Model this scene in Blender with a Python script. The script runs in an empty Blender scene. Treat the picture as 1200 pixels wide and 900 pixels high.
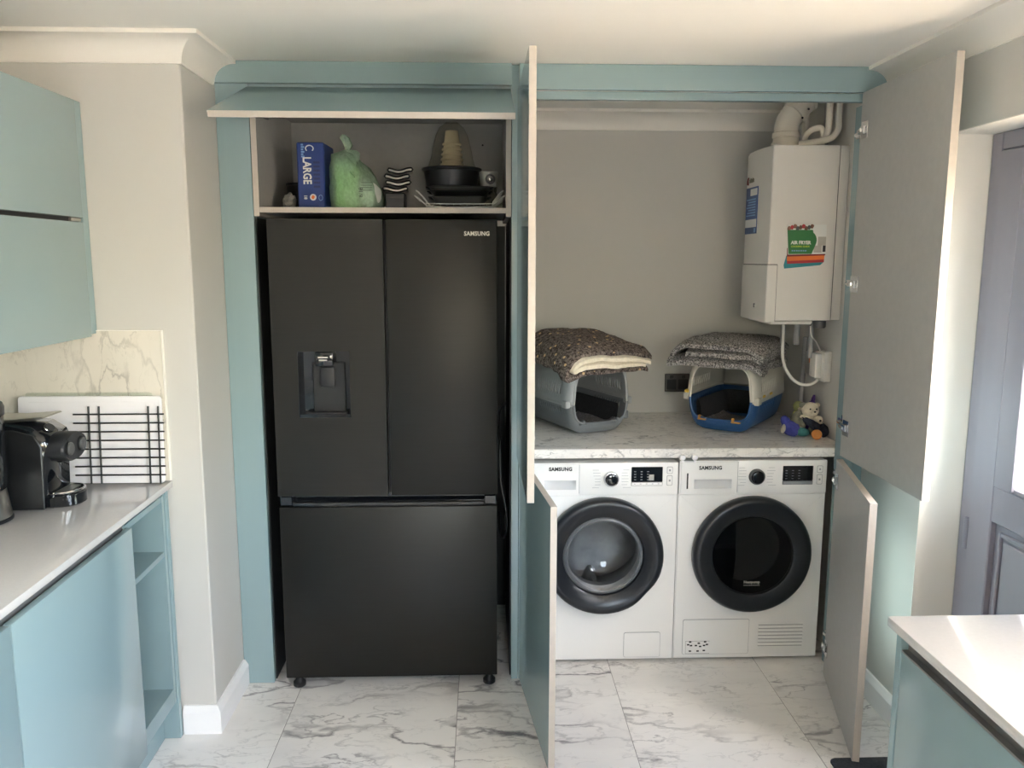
import bpy, bmesh, math, random
from mathutils import Vector, Matrix, noise
random.seed(7)
PI = math.pi
S = bpy.context.scene
C = S.collection

# ------------------------------------------------------------------ camera
F_PX, YAW, PITCH, ROLL = 953.13, .0354, .1513, .0016
cam = bpy.data.cameras.new('camera'); camo = bpy.data.objects.new('camera', cam); C.objects.link(camo)
cam.sensor_fit = 'HORIZONTAL'; cam.sensor_width = 36; cam.lens = F_PX / 1200 * 36
cam.clip_start = .05; cam.clip_end = 200
fwd = Vector((math.sin(YAW) * math.cos(PITCH), math.cos(YAW) * math.cos(PITCH), -math.sin(PITCH)))
rgt = Vector((math.cos(YAW), -math.sin(YAW), 0)); upv = rgt.cross(fwd)
r2 = math.cos(ROLL) * rgt + math.sin(ROLL) * upv; u2 = -math.sin(ROLL) * rgt + math.cos(ROLL) * upv
M = Matrix((r2, u2, -fwd)).transposed().to_4x4(); M.translation = (0, -3.0079, 1.6407)
camo.matrix_world = M
S.camera = camo

# ------------------------------------------------------------------ sky, sun, exposure
w = bpy.data.worlds.new('sky'); S.world = w; w.use_nodes = True
nt = w.node_tree; nt.nodes.clear()
sky = nt.nodes.new('ShaderNodeTexSky'); sky.sky_type = 'NISHITA'; sky.sun_disc = False
sky.sun_elevation = math.radians(48); sky.sun_rotation = math.radians(149); sky.air_density = 1.0; sky.dust_density = 2.5
bg = nt.nodes.new('ShaderNodeBackground'); bg.inputs[1].default_value = 0.8
wo = nt.nodes.new('ShaderNodeOutputWorld')
nt.links.new(sky.outputs[0], bg.inputs[0]); nt.links.new(bg.outputs[0], wo.inputs[0])
sun = bpy.data.lights.new('sun', 'SUN'); sun.energy = 11.0; sun.angle = math.radians(.6); sun.color = (1, .95, .90)
suno = bpy.data.objects.new('sun', sun); C.objects.link(suno); suno.location = (5, -9, 9)
suno.rotation_euler = Vector((-.33, .55, -.77)).to_track_quat('-Z', 'Y').to_euler()
def portal(name, loc, rot, sx, sy):
    l = bpy.data.lights.new(name, 'AREA'); l.shape = 'RECTANGLE'; l.size = sx; l.size_y = sy; l.cycles.is_portal = True
    o = bpy.data.objects.new(name, l); C.objects.link(o); o.location = loc; o.rotation_euler = rot
portal('portal_rear', (.6, -5.62, 1.5), (PI / 2, 0, 0), 1.0, 1.1)
portal('portal_window', (1.64, -3.1, 1.565), (0, PI / 2, 0), 1.07, 2.0)
portal('portal_door', (1.66, -.88, 1.41), (0, PI / 2, 0), .95, .45)
S.view_settings.view_transform = 'Standard'; S.view_settings.look = 'None'
S.view_settings.gamma = 1; S.view_settings.use_curve_mapping = False
S.view_settings.exposure = 2.30
S.cycles.max_bounces = 12; S.cycles.diffuse_bounces = 6; S.cycles.sample_clamp_indirect = 8
S.cycles.use_denoising = True

# ------------------------------------------------------------------ materials
def s2l(c): return tuple(((x / 255 / 12.92) if x / 255 <= .04045 else ((x / 255 + .055) / 1.055) ** 2.4) for x in c)
def mat(name, rgb, rough=.5, metal=0, coat=0, bump=0, bscale=60, var=0, vscale=8, spec=.5, stretch=None, sheen=0, emis=None):
    m = bpy.data.materials.new(name); m.use_nodes = True
    n = m.node_tree.nodes; L = m.node_tree.links; b = n['Principled BSDF']
    col = s2l(rgb) + (1,)
    b.inputs['Base Color'].default_value = col; b.inputs['Roughness'].default_value = rough
    b.inputs['Metallic'].default_value = metal; b.inputs['Specular IOR Level'].default_value = spec
    if coat: b.inputs['Coat Weight'].default_value = coat; b.inputs['Coat Roughness'].default_value = .04
    if sheen: b.inputs['Sheen Weight'].default_value = sheen
    tc = n.new('ShaderNodeTexCoord'); mp = n.new('ShaderNodeMapping'); L.new(tc.outputs['Object'], mp.inputs[0])
    if stretch: mp.inputs['Scale'].default_value = stretch
    nz = n.new('ShaderNodeTexNoise'); nz.inputs['Scale'].default_value = vscale; nz.inputs['Detail'].default_value = 4
    L.new(mp.outputs[0], nz.inputs['Vector'])
    rp = n.new('ShaderNodeValToRGB'); v = var or .02
    rp.color_ramp.elements[0].position = .3; rp.color_ramp.elements[1].position = .7
    rp.color_ramp.elements[0].color = tuple(x * (1 - v) for x in col[:3]) + (1,)
    rp.color_ramp.elements[1].color = tuple(min(1, x * (1 + v)) for x in col[:3]) + (1,)
    L.new(nz.outputs['Fac'], rp.inputs[0]); L.new(rp.outputs[0], b.inputs['Base Color'])
    if bump:
        nb = n.new('ShaderNodeTexNoise'); nb.inputs['Scale'].default_value = bscale; nb.inputs['Detail'].default_value = 3
        L.new(mp.outputs[0], nb.inputs['Vector'])
        bp = n.new('ShaderNodeBump'); bp.inputs['Strength'].default_value = bump; bp.inputs['Distance'].default_value = .004
        L.new(nb.outputs['Fac'], bp.inputs['Height']); L.new(bp.outputs[0], b.inputs['Normal'])
    if emis: b.inputs['Emission Color'].default_value = s2l(emis[0]) + (1,); b.inputs['Emission Strength'].default_value = emis[1]
    return m
def marble(name, base, vein, rough, scale, rot, width=.035, amount=1.0, per_object=False, stretch=(1, 1, 1), coat=0, cloud=.12):
    m = bpy.data.materials.new(name); m.use_nodes = True
    n = m.node_tree.nodes; L = m.node_tree.links; b = n['Principled BSDF']; b.inputs['Roughness'].default_value = rough
    if coat: b.inputs['Coat Weight'].default_value = coat; b.inputs['Coat Roughness'].default_value = .05
    geo = n.new('ShaderNodeNewGeometry'); vec = geo.outputs['Position']
    if per_object:
        oi = n.new('ShaderNodeObjectInfo'); mu = n.new('ShaderNodeMath'); mu.operation = 'MULTIPLY'; mu.inputs[1].default_value = 37.0
        L.new(oi.outputs['Random'], mu.inputs[0]); ad = n.new('ShaderNodeVectorMath'); ad.operation = 'ADD'
        L.new(vec, ad.inputs[0]); L.new(mu.outputs[0], ad.inputs[1]); vec = ad.outputs[0]
    mp = n.new('ShaderNodeMapping'); mp.inputs['Rotation'].default_value = rot; mp.inputs['Scale'].default_value = stretch
    L.new(vec, mp.inputs[0])
    wn = n.new('ShaderNodeTexNoise'); wn.inputs['Scale'].default_value = scale * 1.6; wn.inputs['Detail'].default_value = 8; wn.inputs['Roughness'].default_value = .62
    L.new(mp.outputs[0], wn.inputs['Vector'])
    sc = n.new('ShaderNodeVectorMath'); sc.operation = 'SCALE'; sc.inputs['Scale'].default_value = .5 / scale
    L.new(wn.outputs['Color'], sc.inputs[0])
    a2 = n.new('ShaderNodeVectorMath'); a2.operation = 'ADD'; L.new(mp.outputs[0], a2.inputs[0]); L.new(sc.outputs[0], a2.inputs[1])
    fac = None
    for k, (s, wd, am) in enumerate(((1.0, width, .75), (2.6, width * 1.1, .55), (6.0, width * 1.6, .25))):
        nz = n.new('ShaderNodeTexNoise'); nz.inputs['Scale'].default_value = scale * s; nz.inputs['Detail'].default_value = 3; nz.inputs['Roughness'].default_value = .45
        L.new(a2.outputs[0], nz.inputs['Vector'])
        sb = n.new('ShaderNodeMath'); sb.operation = 'SUBTRACT'; sb.inputs[1].default_value = .5; L.new(nz.outputs['Fac'], sb.inputs[0])
        ab = n.new('ShaderNodeMath'); ab.operation = 'ABSOLUTE'; L.new(sb.outputs[0], ab.inputs[0])
        mr = n.new('ShaderNodeMapRange'); mr.inputs['From Max'].default_value = wd; mr.inputs['To Min'].default_value = am * amount; mr.inputs['To Max'].default_value = 0
        L.new(ab.outputs[0], mr.inputs['Value'])
        # veins come and go
        mk = n.new('ShaderNodeTexNoise'); mk.inputs['Scale'].default_value = scale * (.8 + k); mk.inputs['Detail'].default_value = 2
        L.new(mp.outputs[0], mk.inputs['Vector'])
        m2 = n.new('ShaderNodeMapRange'); m2.inputs['From Min'].default_value = .42; m2.inputs['From Max'].default_value = .62
        L.new(mk.outputs['Fac'], m2.inputs['Value'])
        mm = n.new('ShaderNodeMath'); mm.operation = 'MULTIPLY'; L.new(mr.outputs[0], mm.inputs[0]); L.new(m2.outputs[0], mm.inputs[1])
        if fac is None: fac = mm.outputs[0]
        else:
            mx = n.new('ShaderNodeMath'); mx.operation = 'MAXIMUM'; L.new(fac, mx.inputs[0]); L.new(mm.outputs[0], mx.inputs[1]); fac = mx.outputs[0]
    cl = n.new('ShaderNodeTexNoise'); cl.inputs['Scale'].default_value = scale * .9; cl.inputs['Detail'].default_value = 6
    L.new(a2.outputs[0], cl.inputs['Vector'])
    c2 = n.new('ShaderNodeMapRange'); c2.inputs['From Min'].default_value = .45; c2.inputs['From Max'].default_value = .75; c2.inputs['To Max'].default_value = cloud
    L.new(cl.outputs['Fac'], c2.inputs['Value'])
    su = n.new('ShaderNodeMath'); su.operation = 'ADD'; su.use_clamp = True; L.new(fac, su.inputs[0]); L.new(c2.outputs[0], su.inputs[1])
    mix = n.new('ShaderNodeMixRGB'); mix.inputs[1].default_value = s2l(base) + (1,); mix.inputs[2].default_value = s2l(vein) + (1,)
    L.new(su.outputs[0], mix.inputs[0]); L.new(mix.outputs[0], b.inputs['Base Color'])
    return m
def fleck(name, c0, c1, c2, scale, thr=.25, rough=.95):
    m = bpy.data.materials.new(name); m.use_nodes = True
    n = m.node_tree.nodes; L = m.node_tree.links; b = n['Principled BSDF']; b.inputs['Roughness'].default_value = rough; b.inputs['Specular IOR Level'].default_value = .1
    tc = n.new('ShaderNodeTexCoord')
    nz = n.new('ShaderNodeTexNoise'); nz.inputs['Scale'].default_value = scale; nz.inputs['Detail'].default_value = 6; nz.inputs['Roughness'].default_value = .8
    L.new(tc.outputs['Object'], nz.inputs['Vector'])
    rp = n.new('ShaderNodeValToRGB'); rp.color_ramp.elements[0].position = .42; rp.color_ramp.elements[1].position = .6
    rp.color_ramp.elements[0].color = s2l(c0) + (1,); rp.color_ramp.elements[1].color = s2l(c1) + (1,)
    L.new(nz.outputs['Fac'], rp.inputs[0])
    vo = n.new('ShaderNodeTexVoronoi'); vo.inputs['Scale'].default_value = scale * .28; L.new(tc.outputs['Object'], vo.inputs['Vector'])
    mr = n.new('ShaderNodeMapRange'); mr.inputs['From Min'].default_value = thr; mr.inputs['From Max'].default_value = thr * .8
    L.new(vo.outputs['Distance'], mr.inputs['Value'])
    mix = n.new('ShaderNodeMixRGB'); mix.inputs[2].default_value = s2l(c2) + (1,); L.new(mr.outputs[0], mix.inputs[0]); L.new(rp.outputs[0], mix.inputs[1])
    L.new(mix.outputs[0], b.inputs['Base Color'])
    bp = n.new('ShaderNodeBump'); bp.inputs['Strength'].default_value = .8; bp.inputs['Distance'].default_value = .006
    L.new(nz.outputs['Fac'], bp.inputs['Height']); L.new(bp.outputs[0], b.inputs['Normal'])
    return m
def clear(name, tint=(255, 255, 255), gloss=.9, rough=.03, film=0.0, filmc=(255, 255, 255)):
    # thin pane or film: transparent, with fresnel gloss, and optionally a share of diffuse haze of the film itself
    m = bpy.data.materials.new(name); m.use_nodes = True
    n = m.node_tree.nodes; L = m.node_tree.links; n.remove(n['Principled BSDF']); out = n['Material Output']
    tr = n.new('ShaderNodeBsdfTransparent'); tr.inputs[0].default_value = s2l(tint) + (1,)
    gl = n.new('ShaderNodeBsdfGlossy'); gl.inputs['Roughness'].default_value = rough
    fr = n.new('ShaderNodeLayerWeight'); fr.inputs[0].default_value = .5      # Schlick: the same from both faces of a thin pane
    pw = n.new('ShaderNodeMath'); pw.operation = 'POWER'; pw.inputs[1].default_value = 5; L.new(fr.outputs['Facing'], pw.inputs[0])
    ma = n.new('ShaderNodeMath'); ma.operation = 'MULTIPLY_ADD'; ma.inputs[1].default_value = .96; ma.inputs[2].default_value = .04; L.new(pw.outputs[0], ma.inputs[0])
    ms = n.new('ShaderNodeMixShader'); L.new(ma.outputs[0], ms.inputs[0]); L.new(tr.outputs[0], ms.inputs[1]); L.new(gl.outputs[0], ms.inputs[2])
    last = ms.outputs[0]
    if film:
        df = n.new('ShaderNodeBsdfDiffuse'); df.inputs[0].default_value = s2l(filmc) + (1,)
        tl = n.new('ShaderNodeBsdfTranslucent'); tl.inputs[0].default_value = s2l(filmc) + (1,)
        m3 = n.new('ShaderNodeMixShader'); m3.inputs[0].default_value = .4; L.new(df.outputs[0], m3.inputs[1]); L.new(tl.outputs[0], m3.inputs[2])
        tcb = n.new('ShaderNodeTexCoord'); mpb = n.new('ShaderNodeMapping'); mpb.inputs['Scale'].default_value = (1, 1, .35); L.new(tcb.outputs['Object'], mpb.inputs[0])
        nb = n.new('ShaderNodeTexNoise'); nb.inputs['Scale'].default_value = 38; nb.inputs['Detail'].default_value = 2; nb.inputs['Distortion'].default_value = 1.2; L.new(mpb.outputs[0], nb.inputs['Vector'])
        bpn = n.new('ShaderNodeBump'); bpn.inputs['Strength'].default_value = .9; bpn.inputs['Distance'].default_value = .02; L.new(nb.outputs['Fac'], bpn.inputs['Height'])
        for q in (df, gl): L.new(bpn.outputs[0], q.inputs['Normal'])                     # creases
        m2 = n.new('ShaderNodeMixShader'); nz = n.new('ShaderNodeTexNoise'); nz.inputs['Scale'].default_value = 25
        mr = n.new('ShaderNodeMapRange'); mr.inputs['To Min'].default_value = film * .7; mr.inputs['To Max'].default_value = min(1, film * 1.3)
        L.new(nz.outputs['Fac'], mr.inputs['Value']); L.new(mr.outputs[0], m2.inputs[0])
        L.new(last, m2.inputs[1]); L.new(m3.outputs[0], m2.inputs[2]); last = m2.outputs[0]
    L.new(last, out.inputs['Surface'])
    return m

T = dict(
    wall=mat('wall_paint', (199, 197, 191), .85, var=.015, vscale=2, bump=.05, bscale=180),
    white=mat('white_paint', (236, 232, 224), .6, var=.01),
    ceil=mat('ceiling_paint', (238, 235, 228), .9, var=.012, vscale=1.5, bump=.04, bscale=120),
    gloss_white=mat('gloss_white_paint', (240, 240, 240), .3, var=.01),
    teal=mat('gloss_teal_board', (139, 161, 164), .10, var=.012, vscale=1.2, spec=.45),
    teal_in=mat('teal_melamine', (134, 156, 158), .35, var=.02),
    taupe=mat('taupe_melamine', (168, 167, 163), .45, var=.03, vscale=40, bump=.06, bscale=300),
    edge=mat('pale_edge_band', (188, 180, 170), .4, var=.03, vscale=60),
    grout=mat('grout', (150, 148, 145), .9, var=.08, vscale=40),
    tile=marble('marble_tile', (234, 232, 229), (112, 110, 114), .22, 2.9, (0, 0, -.75), .019, 1.15, True, (.6, 1.35, 1), cloud=.24),
    lam=marble('marble_laminate', (234, 231, 226), (98, 96, 98), .3, 9.0, (0, 0, .3), .030, 1.0, False, (.8, 1.4, 1.4), cloud=.10),
    splash=marble('marble_splashback', (222, 216, 203), (140, 134, 124), .15, 2.2, (0, -.9, 0), .009, .8, False, (1.5, 1, .6), cloud=.22),
    quartz=mat('white_quartz', (208, 205, 202), .10, var=.02, vscale=120),
    appl=mat('white_enamel', (238, 238, 236), .25, var=.006),
    applg=mat('grey_print', (150, 152, 155), .5),
    dkline=mat('dark_gap', (40, 41, 43), .6),
    steel=mat('black_stainless', (46, 45, 43), .38, metal=.7, var=.06, vscale=6, stretch=(1, 1, 60), bump=.03, bscale=60),
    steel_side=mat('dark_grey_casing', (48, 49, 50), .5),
    ring=mat('black_door_ring', (25, 28, 33), .28), printg=mat('pale_grey_print', (186, 188, 190), .5), rimg=mat('grey_porthole_rim', (100, 103, 106), .25), scoop=mat('shaded_enamel_grip', (205, 207, 208), .3),
    railg=mat('grey_grip_rail', (118, 117, 116), .35, metal=.3),
    blackgl=mat('black_gloss', (18, 20, 24), .08, coat=.5),
    black=mat('black_plastic', (24, 25, 27), .4),
    blacksoft=mat('black_soft_plastic', (34, 35, 38), .55),
    chrome=mat('chrome', (215, 215, 215), .15, metal=1),
    wire=mat('chromed_wire', (232, 232, 230), .3, metal=.25),
    steelb=mat('brushed_steel', (185, 183, 178), .3, metal=1, var=.05),
    silver=mat('silver_letters', (190, 186, 178), .4, metal=.6),
    drum=mat('drum_steel', (196, 196, 196), .4, metal=.75, var=.25, vscale=9),
    glassd=clear('door_glass', (196, 198, 200), rough=.02),
    glassk=clear('smoked_glass', (110, 112, 116), rough=.04),
    pane=clear('window_glass', (248, 250, 250)),
    upvc=mat('white_door_plastic', (146, 142, 154), .35, var=.015, vscale=30, stretch=(1, 1, .1)),
    boiler=mat('boiler_enamel', (214, 210, 203), .35, var=.006),
    pipe=mat('white_pipe', (214, 208, 196), .45),
    pipeg=mat('grey_pipe', (150, 150, 150), .5),
    copper=mat('brass_fitting', (150, 110, 70), .35, metal=1),
    blue_lab=mat('blue_label', (38, 72, 128), .4), white_lab=mat('white_label', (220, 220, 215), .5), ltblue=mat('pale_blue_print', (120, 160, 205), .5),
    green=mat('green_print', (52, 116, 64), .5, var=.06, vscale=30), lime=mat('lime_print', (180, 200, 60), .5), red=mat('red_print', (170, 48, 52), .5),
    darkred=mat('dark_red_print', (120, 38, 40), .5), orange=mat('orange_print', (225, 116, 50), .5), tealp=mat('teal_print', (40, 130, 140), .5), brown=mat('brown_print', (120, 82, 66), .6, var=.4, vscale=60),
    grey_print=mat('grey_photo_print', (176, 170, 160), .5, var=.1, vscale=30),
    cgrey=mat('grey_shell', (122, 126, 129), .45, var=.02, bump=.04, bscale=250), cgreyl=mat('light_grey_shell', (168, 170, 170), .45, var=.02, bump=.04, bscale=250),
    cblue=mat('blue_shell', (44, 84, 132), .4, var=.03), ccream=mat('cream_shell', (205, 200, 188), .45, var=.02), yellow=mat('yellow_clip', (222, 184, 70), .45), amber=mat('amber_clip', (196, 140, 70), .45),
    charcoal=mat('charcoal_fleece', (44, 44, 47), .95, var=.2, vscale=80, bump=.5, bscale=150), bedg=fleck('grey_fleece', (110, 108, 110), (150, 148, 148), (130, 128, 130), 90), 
    bl1=fleck('patterned_fleece', (52, 44, 42), (150, 138, 130), (226, 196, 150), 95, .2),
    sherpa=mat('cream_sherpa', (236, 226, 204), .95, var=.08, vscale=90, bump=.9, bscale=110, sheen=.3),
    bl2=fleck('speckled_fleece', (38, 37, 39), (205, 200, 196), (60, 58, 60), 150, .12),
    sock=mat('slate_socket_plate', (92, 90, 88), .35, metal=.6), 
    box_white=mat('white_box_plastic', (222, 219, 212), .45), box_grey=mat('grey_box_plastic', (164, 162, 158), .5),
    mat=mat('dark_doormat', (56, 60, 64), .95, var=.25, vscale=150, bump=.8, bscale=200),
    bag=clear('green_bag_film', (225, 245, 228), rough=.25, film=.45, filmc=(205, 228, 208)),
    greenpack=mat('green_packet', (150, 196, 104), .5, var=.15, vscale=14),
    film=clear('clear_bag_film', (240, 238, 232), rough=.2, film=.06, filmc=(210, 205, 195)),
    cup=mat('paper_cup', (205, 192, 160), .6, var=.05), navy=mat('navy_carton', (32, 56, 120), .4, var=.06, vscale=10), navyd=mat('dark_navy_carton', (24, 40, 92), .45),
    grbag=mat('crumpled_grey_film', (120, 118, 114), .4, var=.3, vscale=40),
    pad=mat('pale_grip_pad', (200, 192, 182), .7, var=.05), tin=mat('dark_tin', (52, 52, 54), .35, metal=.7), tin2=mat('dark_grey_tin', (88, 88, 88), .4, metal=.4), grater=mat('dull_steel', (150, 148, 142), .35, metal=.3),
    wb=mat('white_tray_plastic', (238, 236, 238), .3), glassb=clear('clear_board_glass', (247, 250, 248), rough=.02),
    plush_w=mat('cream_plush', (220, 208, 184), .95, var=.12, vscale=60, bump=.8, bscale=120), plush_g=mat('grey_plush', (132, 130, 114), .95, var=.2, vscale=60, bump=.8, bscale=120),
    plush_b=mat('blue_plush', (62, 66, 140), .95, var=.15, vscale=50, bump=.8, bscale=120), plush_p=mat('purple_plush', (96, 68, 140), .95, var=.2, vscale=50, bump=.8, bscale=120),
    plush_t=mat('teal_plush', (60, 120, 116), .95, var=.2, vscale=50, bump=.8, bscale=120), ball=mat('orange_ball', (222, 146, 76), .7, var=.12, vscale=30), plush_k=mat('dark_striped_plush', (46, 48, 60), .9, var=.6, vscale=40, stretch=(1, 6, 1)),
    plush_y=mat('pale_green_plush', (172, 172, 112), .9, var=.2, vscale=60), paving=mat('sandstone_paving', (214, 193, 164), .9, var=.1, vscale=2), fence=mat('garden_fence', (172, 150, 124), .85, var=.2, vscale=6),
    bark=mat('hedge_green', (80, 108, 60), .95, var=.3, vscale=12), marks=mat('level_marks', (150, 152, 150), .5),
)

# ------------------------------------------------------------------ mesh builder
class MB:
    def __init__(s): s.bm = bmesh.new()
    def _fin(s, geom_verts, mi, xf):
        fs = {f for v in geom_verts for f in v.link_faces}
        for f in fs: f.material_index = mi
        if xf is not None: bmesh.ops.transform(s.bm, matrix=xf, verts=list(geom_verts))
        return fs
    def box(s, x0, x1, y0, y1, z0, z1, mi=0, bev=0, seg=1, xf=None, faces=None):
        vs = [s.bm.verts.new((x, y, z)) for z in (z0, z1) for y in (y0, y1) for x in (x0, x1)]
        q = dict(zm=(0, 2, 3, 1), zp=(4, 5, 7, 6), ym=(0, 1, 5, 4), yp=(2, 6, 7, 3), xm=(0, 4, 6, 2), xp=(1, 3, 7, 5))
        fs = {}
        for k, ix in q.items():
            f = s.bm.faces.new([vs[i] for i in ix]); f.material_index = mi; fs[k] = f
        for k, m in (faces or {}).items(): fs[k].material_index = m
        if xf is not None: bmesh.ops.transform(s.bm, matrix=xf, verts=vs)
        if bev:
            es = list({e for v in vs for e in v.link_edges})
            bmesh.ops.bevel(s.bm, geom=es, offset=bev, segments=seg, affect='EDGES', profile=.5, clamp_overlap=True)
        return s
    def prism(s, pts, a, b, axis='z', mi=0, xf=None, bev=0):
        def P(u, v, h): return {'z': (u, v, h), 'y': (u, h, v), 'x': (h, u, v)}[axis]
        lo = [s.bm.verts.new(P(u, v, a)) for u, v in pts]; hi = [s.bm.verts.new(P(u, v, b)) for u, v in pts]
        n = len(pts); fs = [s.bm.faces.new(lo), s.bm.faces.new(hi)]
        for i in range(n): fs.append(s.bm.faces.new((lo[i], lo[(i + 1) % n], hi[(i + 1) % n], hi[i])))
        for f in fs: f.material_index = mi
        bmesh.ops.recalc_face_normals(s.bm, faces=fs)
        if xf is not None: bmesh.ops.transform(s.bm, matrix=xf, verts=lo + hi)
        if bev:
            es = list({e for f in fs[:2] for e in f.edges}); bmesh.ops.bevel(s.bm, geom=es, offset=bev, segments=1, affect='EDGES', clamp_overlap=True)
        return s
    def lathe(s, prof, seg=32, axis='z', org=(0, 0, 0), mi=0, xf=None, a0=0, a1=2 * PI, close=True):
        # prof: (radius, height) pairs; axis z or y (height along +y)
        rings = []; full = abs(a1 - a0 - 2 * PI) < 1e-6; n = seg if full else seg + 1
        for r, h in prof:
            ring = []
            for i in range(n):
                t = a0 + (a1 - a0) * i / seg; u, v = max(r, 1e-5) * math.cos(t), max(r, 1e-5) * math.sin(t)
                p = (u, v, h) if axis == 'z' else ((u, h, v) if axis == 'y' else (h, u, v))
                ring.append(s.bm.verts.new([p[k] + org[k] for k in range(3)]))
            rings.append(ring)
        fs = []
        for A, B in zip(rings, rings[1:]):
            for i in range(seg):
                j = (i + 1) % n
                fs.append(s.bm.faces.new((A[i], A[j], B[j], B[i])))
        if close and full:
            for R in (rings[0], rings[-1]): fs.append(s.bm.faces.new(R))
        for f in fs: f.material_index = mi
        bmesh.ops.recalc_face_normals(s.bm, faces=fs)
        if xf is not None: bmesh.ops.transform(s.bm, matrix=xf, verts=[v for R in rings for v in R])
        return s
    def tube(s, pts, r, seg=8, mi=0, xf=None, closed=False):
        pts = [Vector(p) for p in pts]; n = len(pts); rings = []; prev = None
        for i, p in enumerate(pts):
            if closed: t = pts[(i + 1) % n] - pts[i - 1]
            else: t = pts[min(i + 1, n - 1)] - pts[max(i - 1, 0)]
            t.normalize()
            if prev is None:
                a = Vector((0, 0, 1)) if abs(t.z) < .9 else Vector((1, 0, 0)); u = t.cross(a).normalized()
            else: u = (prev - t * prev.dot(t)).normalized()
            prev = u; v = t.cross(u); rr = r[i] if isinstance(r, (list, tuple)) else r
            rings.append([s.bm.verts.new(p + (u * math.cos(2 * PI * k / seg) + v * math.sin(2 * PI * k / seg)) * rr) for k in range(seg)])
        fs = []
        for A, B in (zip(rings, rings[1:] + rings[:1]) if closed else zip(rings, rings[1:])):
            for k in range(seg): fs.append(s.bm.faces.new((A[k], A[(k + 1) % seg], B[(k + 1) % seg], B[k])))
        if not closed: fs += [s.bm.faces.new(rings[0]), s.bm.faces.new(rings[-1])]
        for f in fs: f.material_index = mi
        bmesh.ops.recalc_face_normals(s.bm, faces=fs)
        if xf is not None: bmesh.ops.transform(s.bm, matrix=xf, verts=[v for R in rings for v in R])
        return s
    def blob(s, c, rad, sub=3, amp=.06, freq=12, mi=0, xf=None, seed=0):
        g = bmesh.ops.create_icosphere(s.bm, subdivisions=sub, radius=1)
        for v in g['verts']:
            k = 1 + amp * noise.noise(Vector(v.co) * freq * .2 + Vector((seed, 0, 0)))
            v.co = Vector((v.co.x * rad[0] * k, v.co.y * rad[1] * k, v.co.z * rad[2] * k))
        if xf is not None: bmesh.ops.transform(s.bm, matrix=xf, verts=g['verts'])
        for v in g['verts']: v.co += Vector(c)
        s._fin(g['verts'], mi, None); return s
    def sheet(s, grid, mi=0, skip=None):
        rows = [[s.bm.verts.new(p) for p in row] for row in grid]
        for i in range(len(rows) - 1):
            for j in range(len(rows[0]) - 1):
                if skip and skip(i, j): continue
                f = s.bm.faces.new((rows[i][j], rows[i][j + 1], rows[i + 1][j + 1], rows[i + 1][j])); f.material_index = mi
        return s

WM = {}
def obj(name, mb, mats, parent=None, local=False, smooth=True, angle=35):
    me = bpy.data.meshes.new(name); bm = mb.bm
    loose = [v for v in bm.verts if not v.link_faces]
    if loose: bmesh.ops.delete(bm, geom=loose, context='VERTS')
    if parent is not None and not local: bmesh.ops.transform(bm, matrix=WM[parent].inverted(), verts=bm.verts)
    bm.to_mesh(me); bm.free()
    for m in (mats if isinstance(mats, (list, tuple)) else [mats]): me.materials.append(T[m])
    if smooth:
        for p in me.polygons: p.use_smooth = True
        me.set_sharp_from_angle(angle=math.radians(angle))
    o = bpy.data.objects.new(name, me); C.objects.link(o)
    if parent is not None: o.parent = parent; WM[o] = WM[parent]
    else: WM[o] = Matrix.Identity(4)
    return o
def thing(name, label, cat, loc=(0, 0, 0), rotz=0, group=None):
    o = bpy.data.objects.new(name, None); C.objects.link(o); o.empty_display_size = .05
    o.location = loc; o.rotation_euler = (0, 0, rotz); o['label'] = label; o['category'] = cat
    if group: o['group'] = group
    WM[o] = Matrix.Translation(loc) @ Matrix.Rotation(rotz, 4, 'Z')
    return o
def tag(o, label, cat, group=None):
    o['label'] = label; o['category'] = cat
    if group: o['group'] = group
    return o
def struct(name, mb, mats, parent=None, label=None, **k):
    o = obj(name, mb, mats, parent, **k)
    if parent is None:
        o['kind'] = 'structure'
        if label: o['label'] = label; o['category'] = 'room'
    return o
def part_label(o, t): o['label'] = t; return o
def text(name, body, size, loc, rot, m, parent, ext=.0006, bold=0, sx=1, spacing=1):
    """flat lettering as a thin mesh; loc/rot in world space, centred"""
    cu = bpy.data.curves.new(name, 'FONT'); cu.body = body; cu.size = size; cu.extrude = ext; cu.offset = bold
    cu.align_x = 'CENTER'; cu.align_y = 'CENTER'; cu.resolution_u = 2; cu.space_character = spacing
    to = bpy.data.objects.new('tmp', cu); C.objects.link(to)
    dg = bpy.context.evaluated_depsgraph_get(); me = bpy.data.meshes.new_from_object(to.evaluated_get(dg))
    bpy.data.objects.remove(to); bpy.data.curves.remove(cu)
    X = Matrix.Translation(loc) @ rot @ Matrix.Diagonal((sx, 1, 1, 1))
    me.transform(WM[parent].inverted() @ X); me.materials.clear(); me.materials.append(T[m]); me.name = name
    o = bpy.data.objects.new(name, me); C.objects.link(o); o.parent = parent; WM[o] = WM[parent]
    return o
def bars(parent, m, rows, xf=None, local=False):
    b = MB()
    for x0, x1, z0, z1, y in rows: b.box(x0, x1, y - .0006, y, z0, z1, 0, 0, 1, xf)
    o = obj('printing', b, m, parent, local=local, smooth=False); o['kind'] = 'stuff'; return o
RX = Matrix.Rotation(PI / 2, 4, 'X')                        # text facing the camera side (-Y)
RFX = Matrix.Rotation(-PI / 2, 4, 'Z') @ RX                 # text facing -X
def arc(c, r, a0, a1, n):
    return [(c[0] + r * math.cos(a0 + (a1 - a0) * i / n), c[1] + r * math.sin(a0 + (a1 - a0) * i / n)) for i in range(n + 1)]
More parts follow.
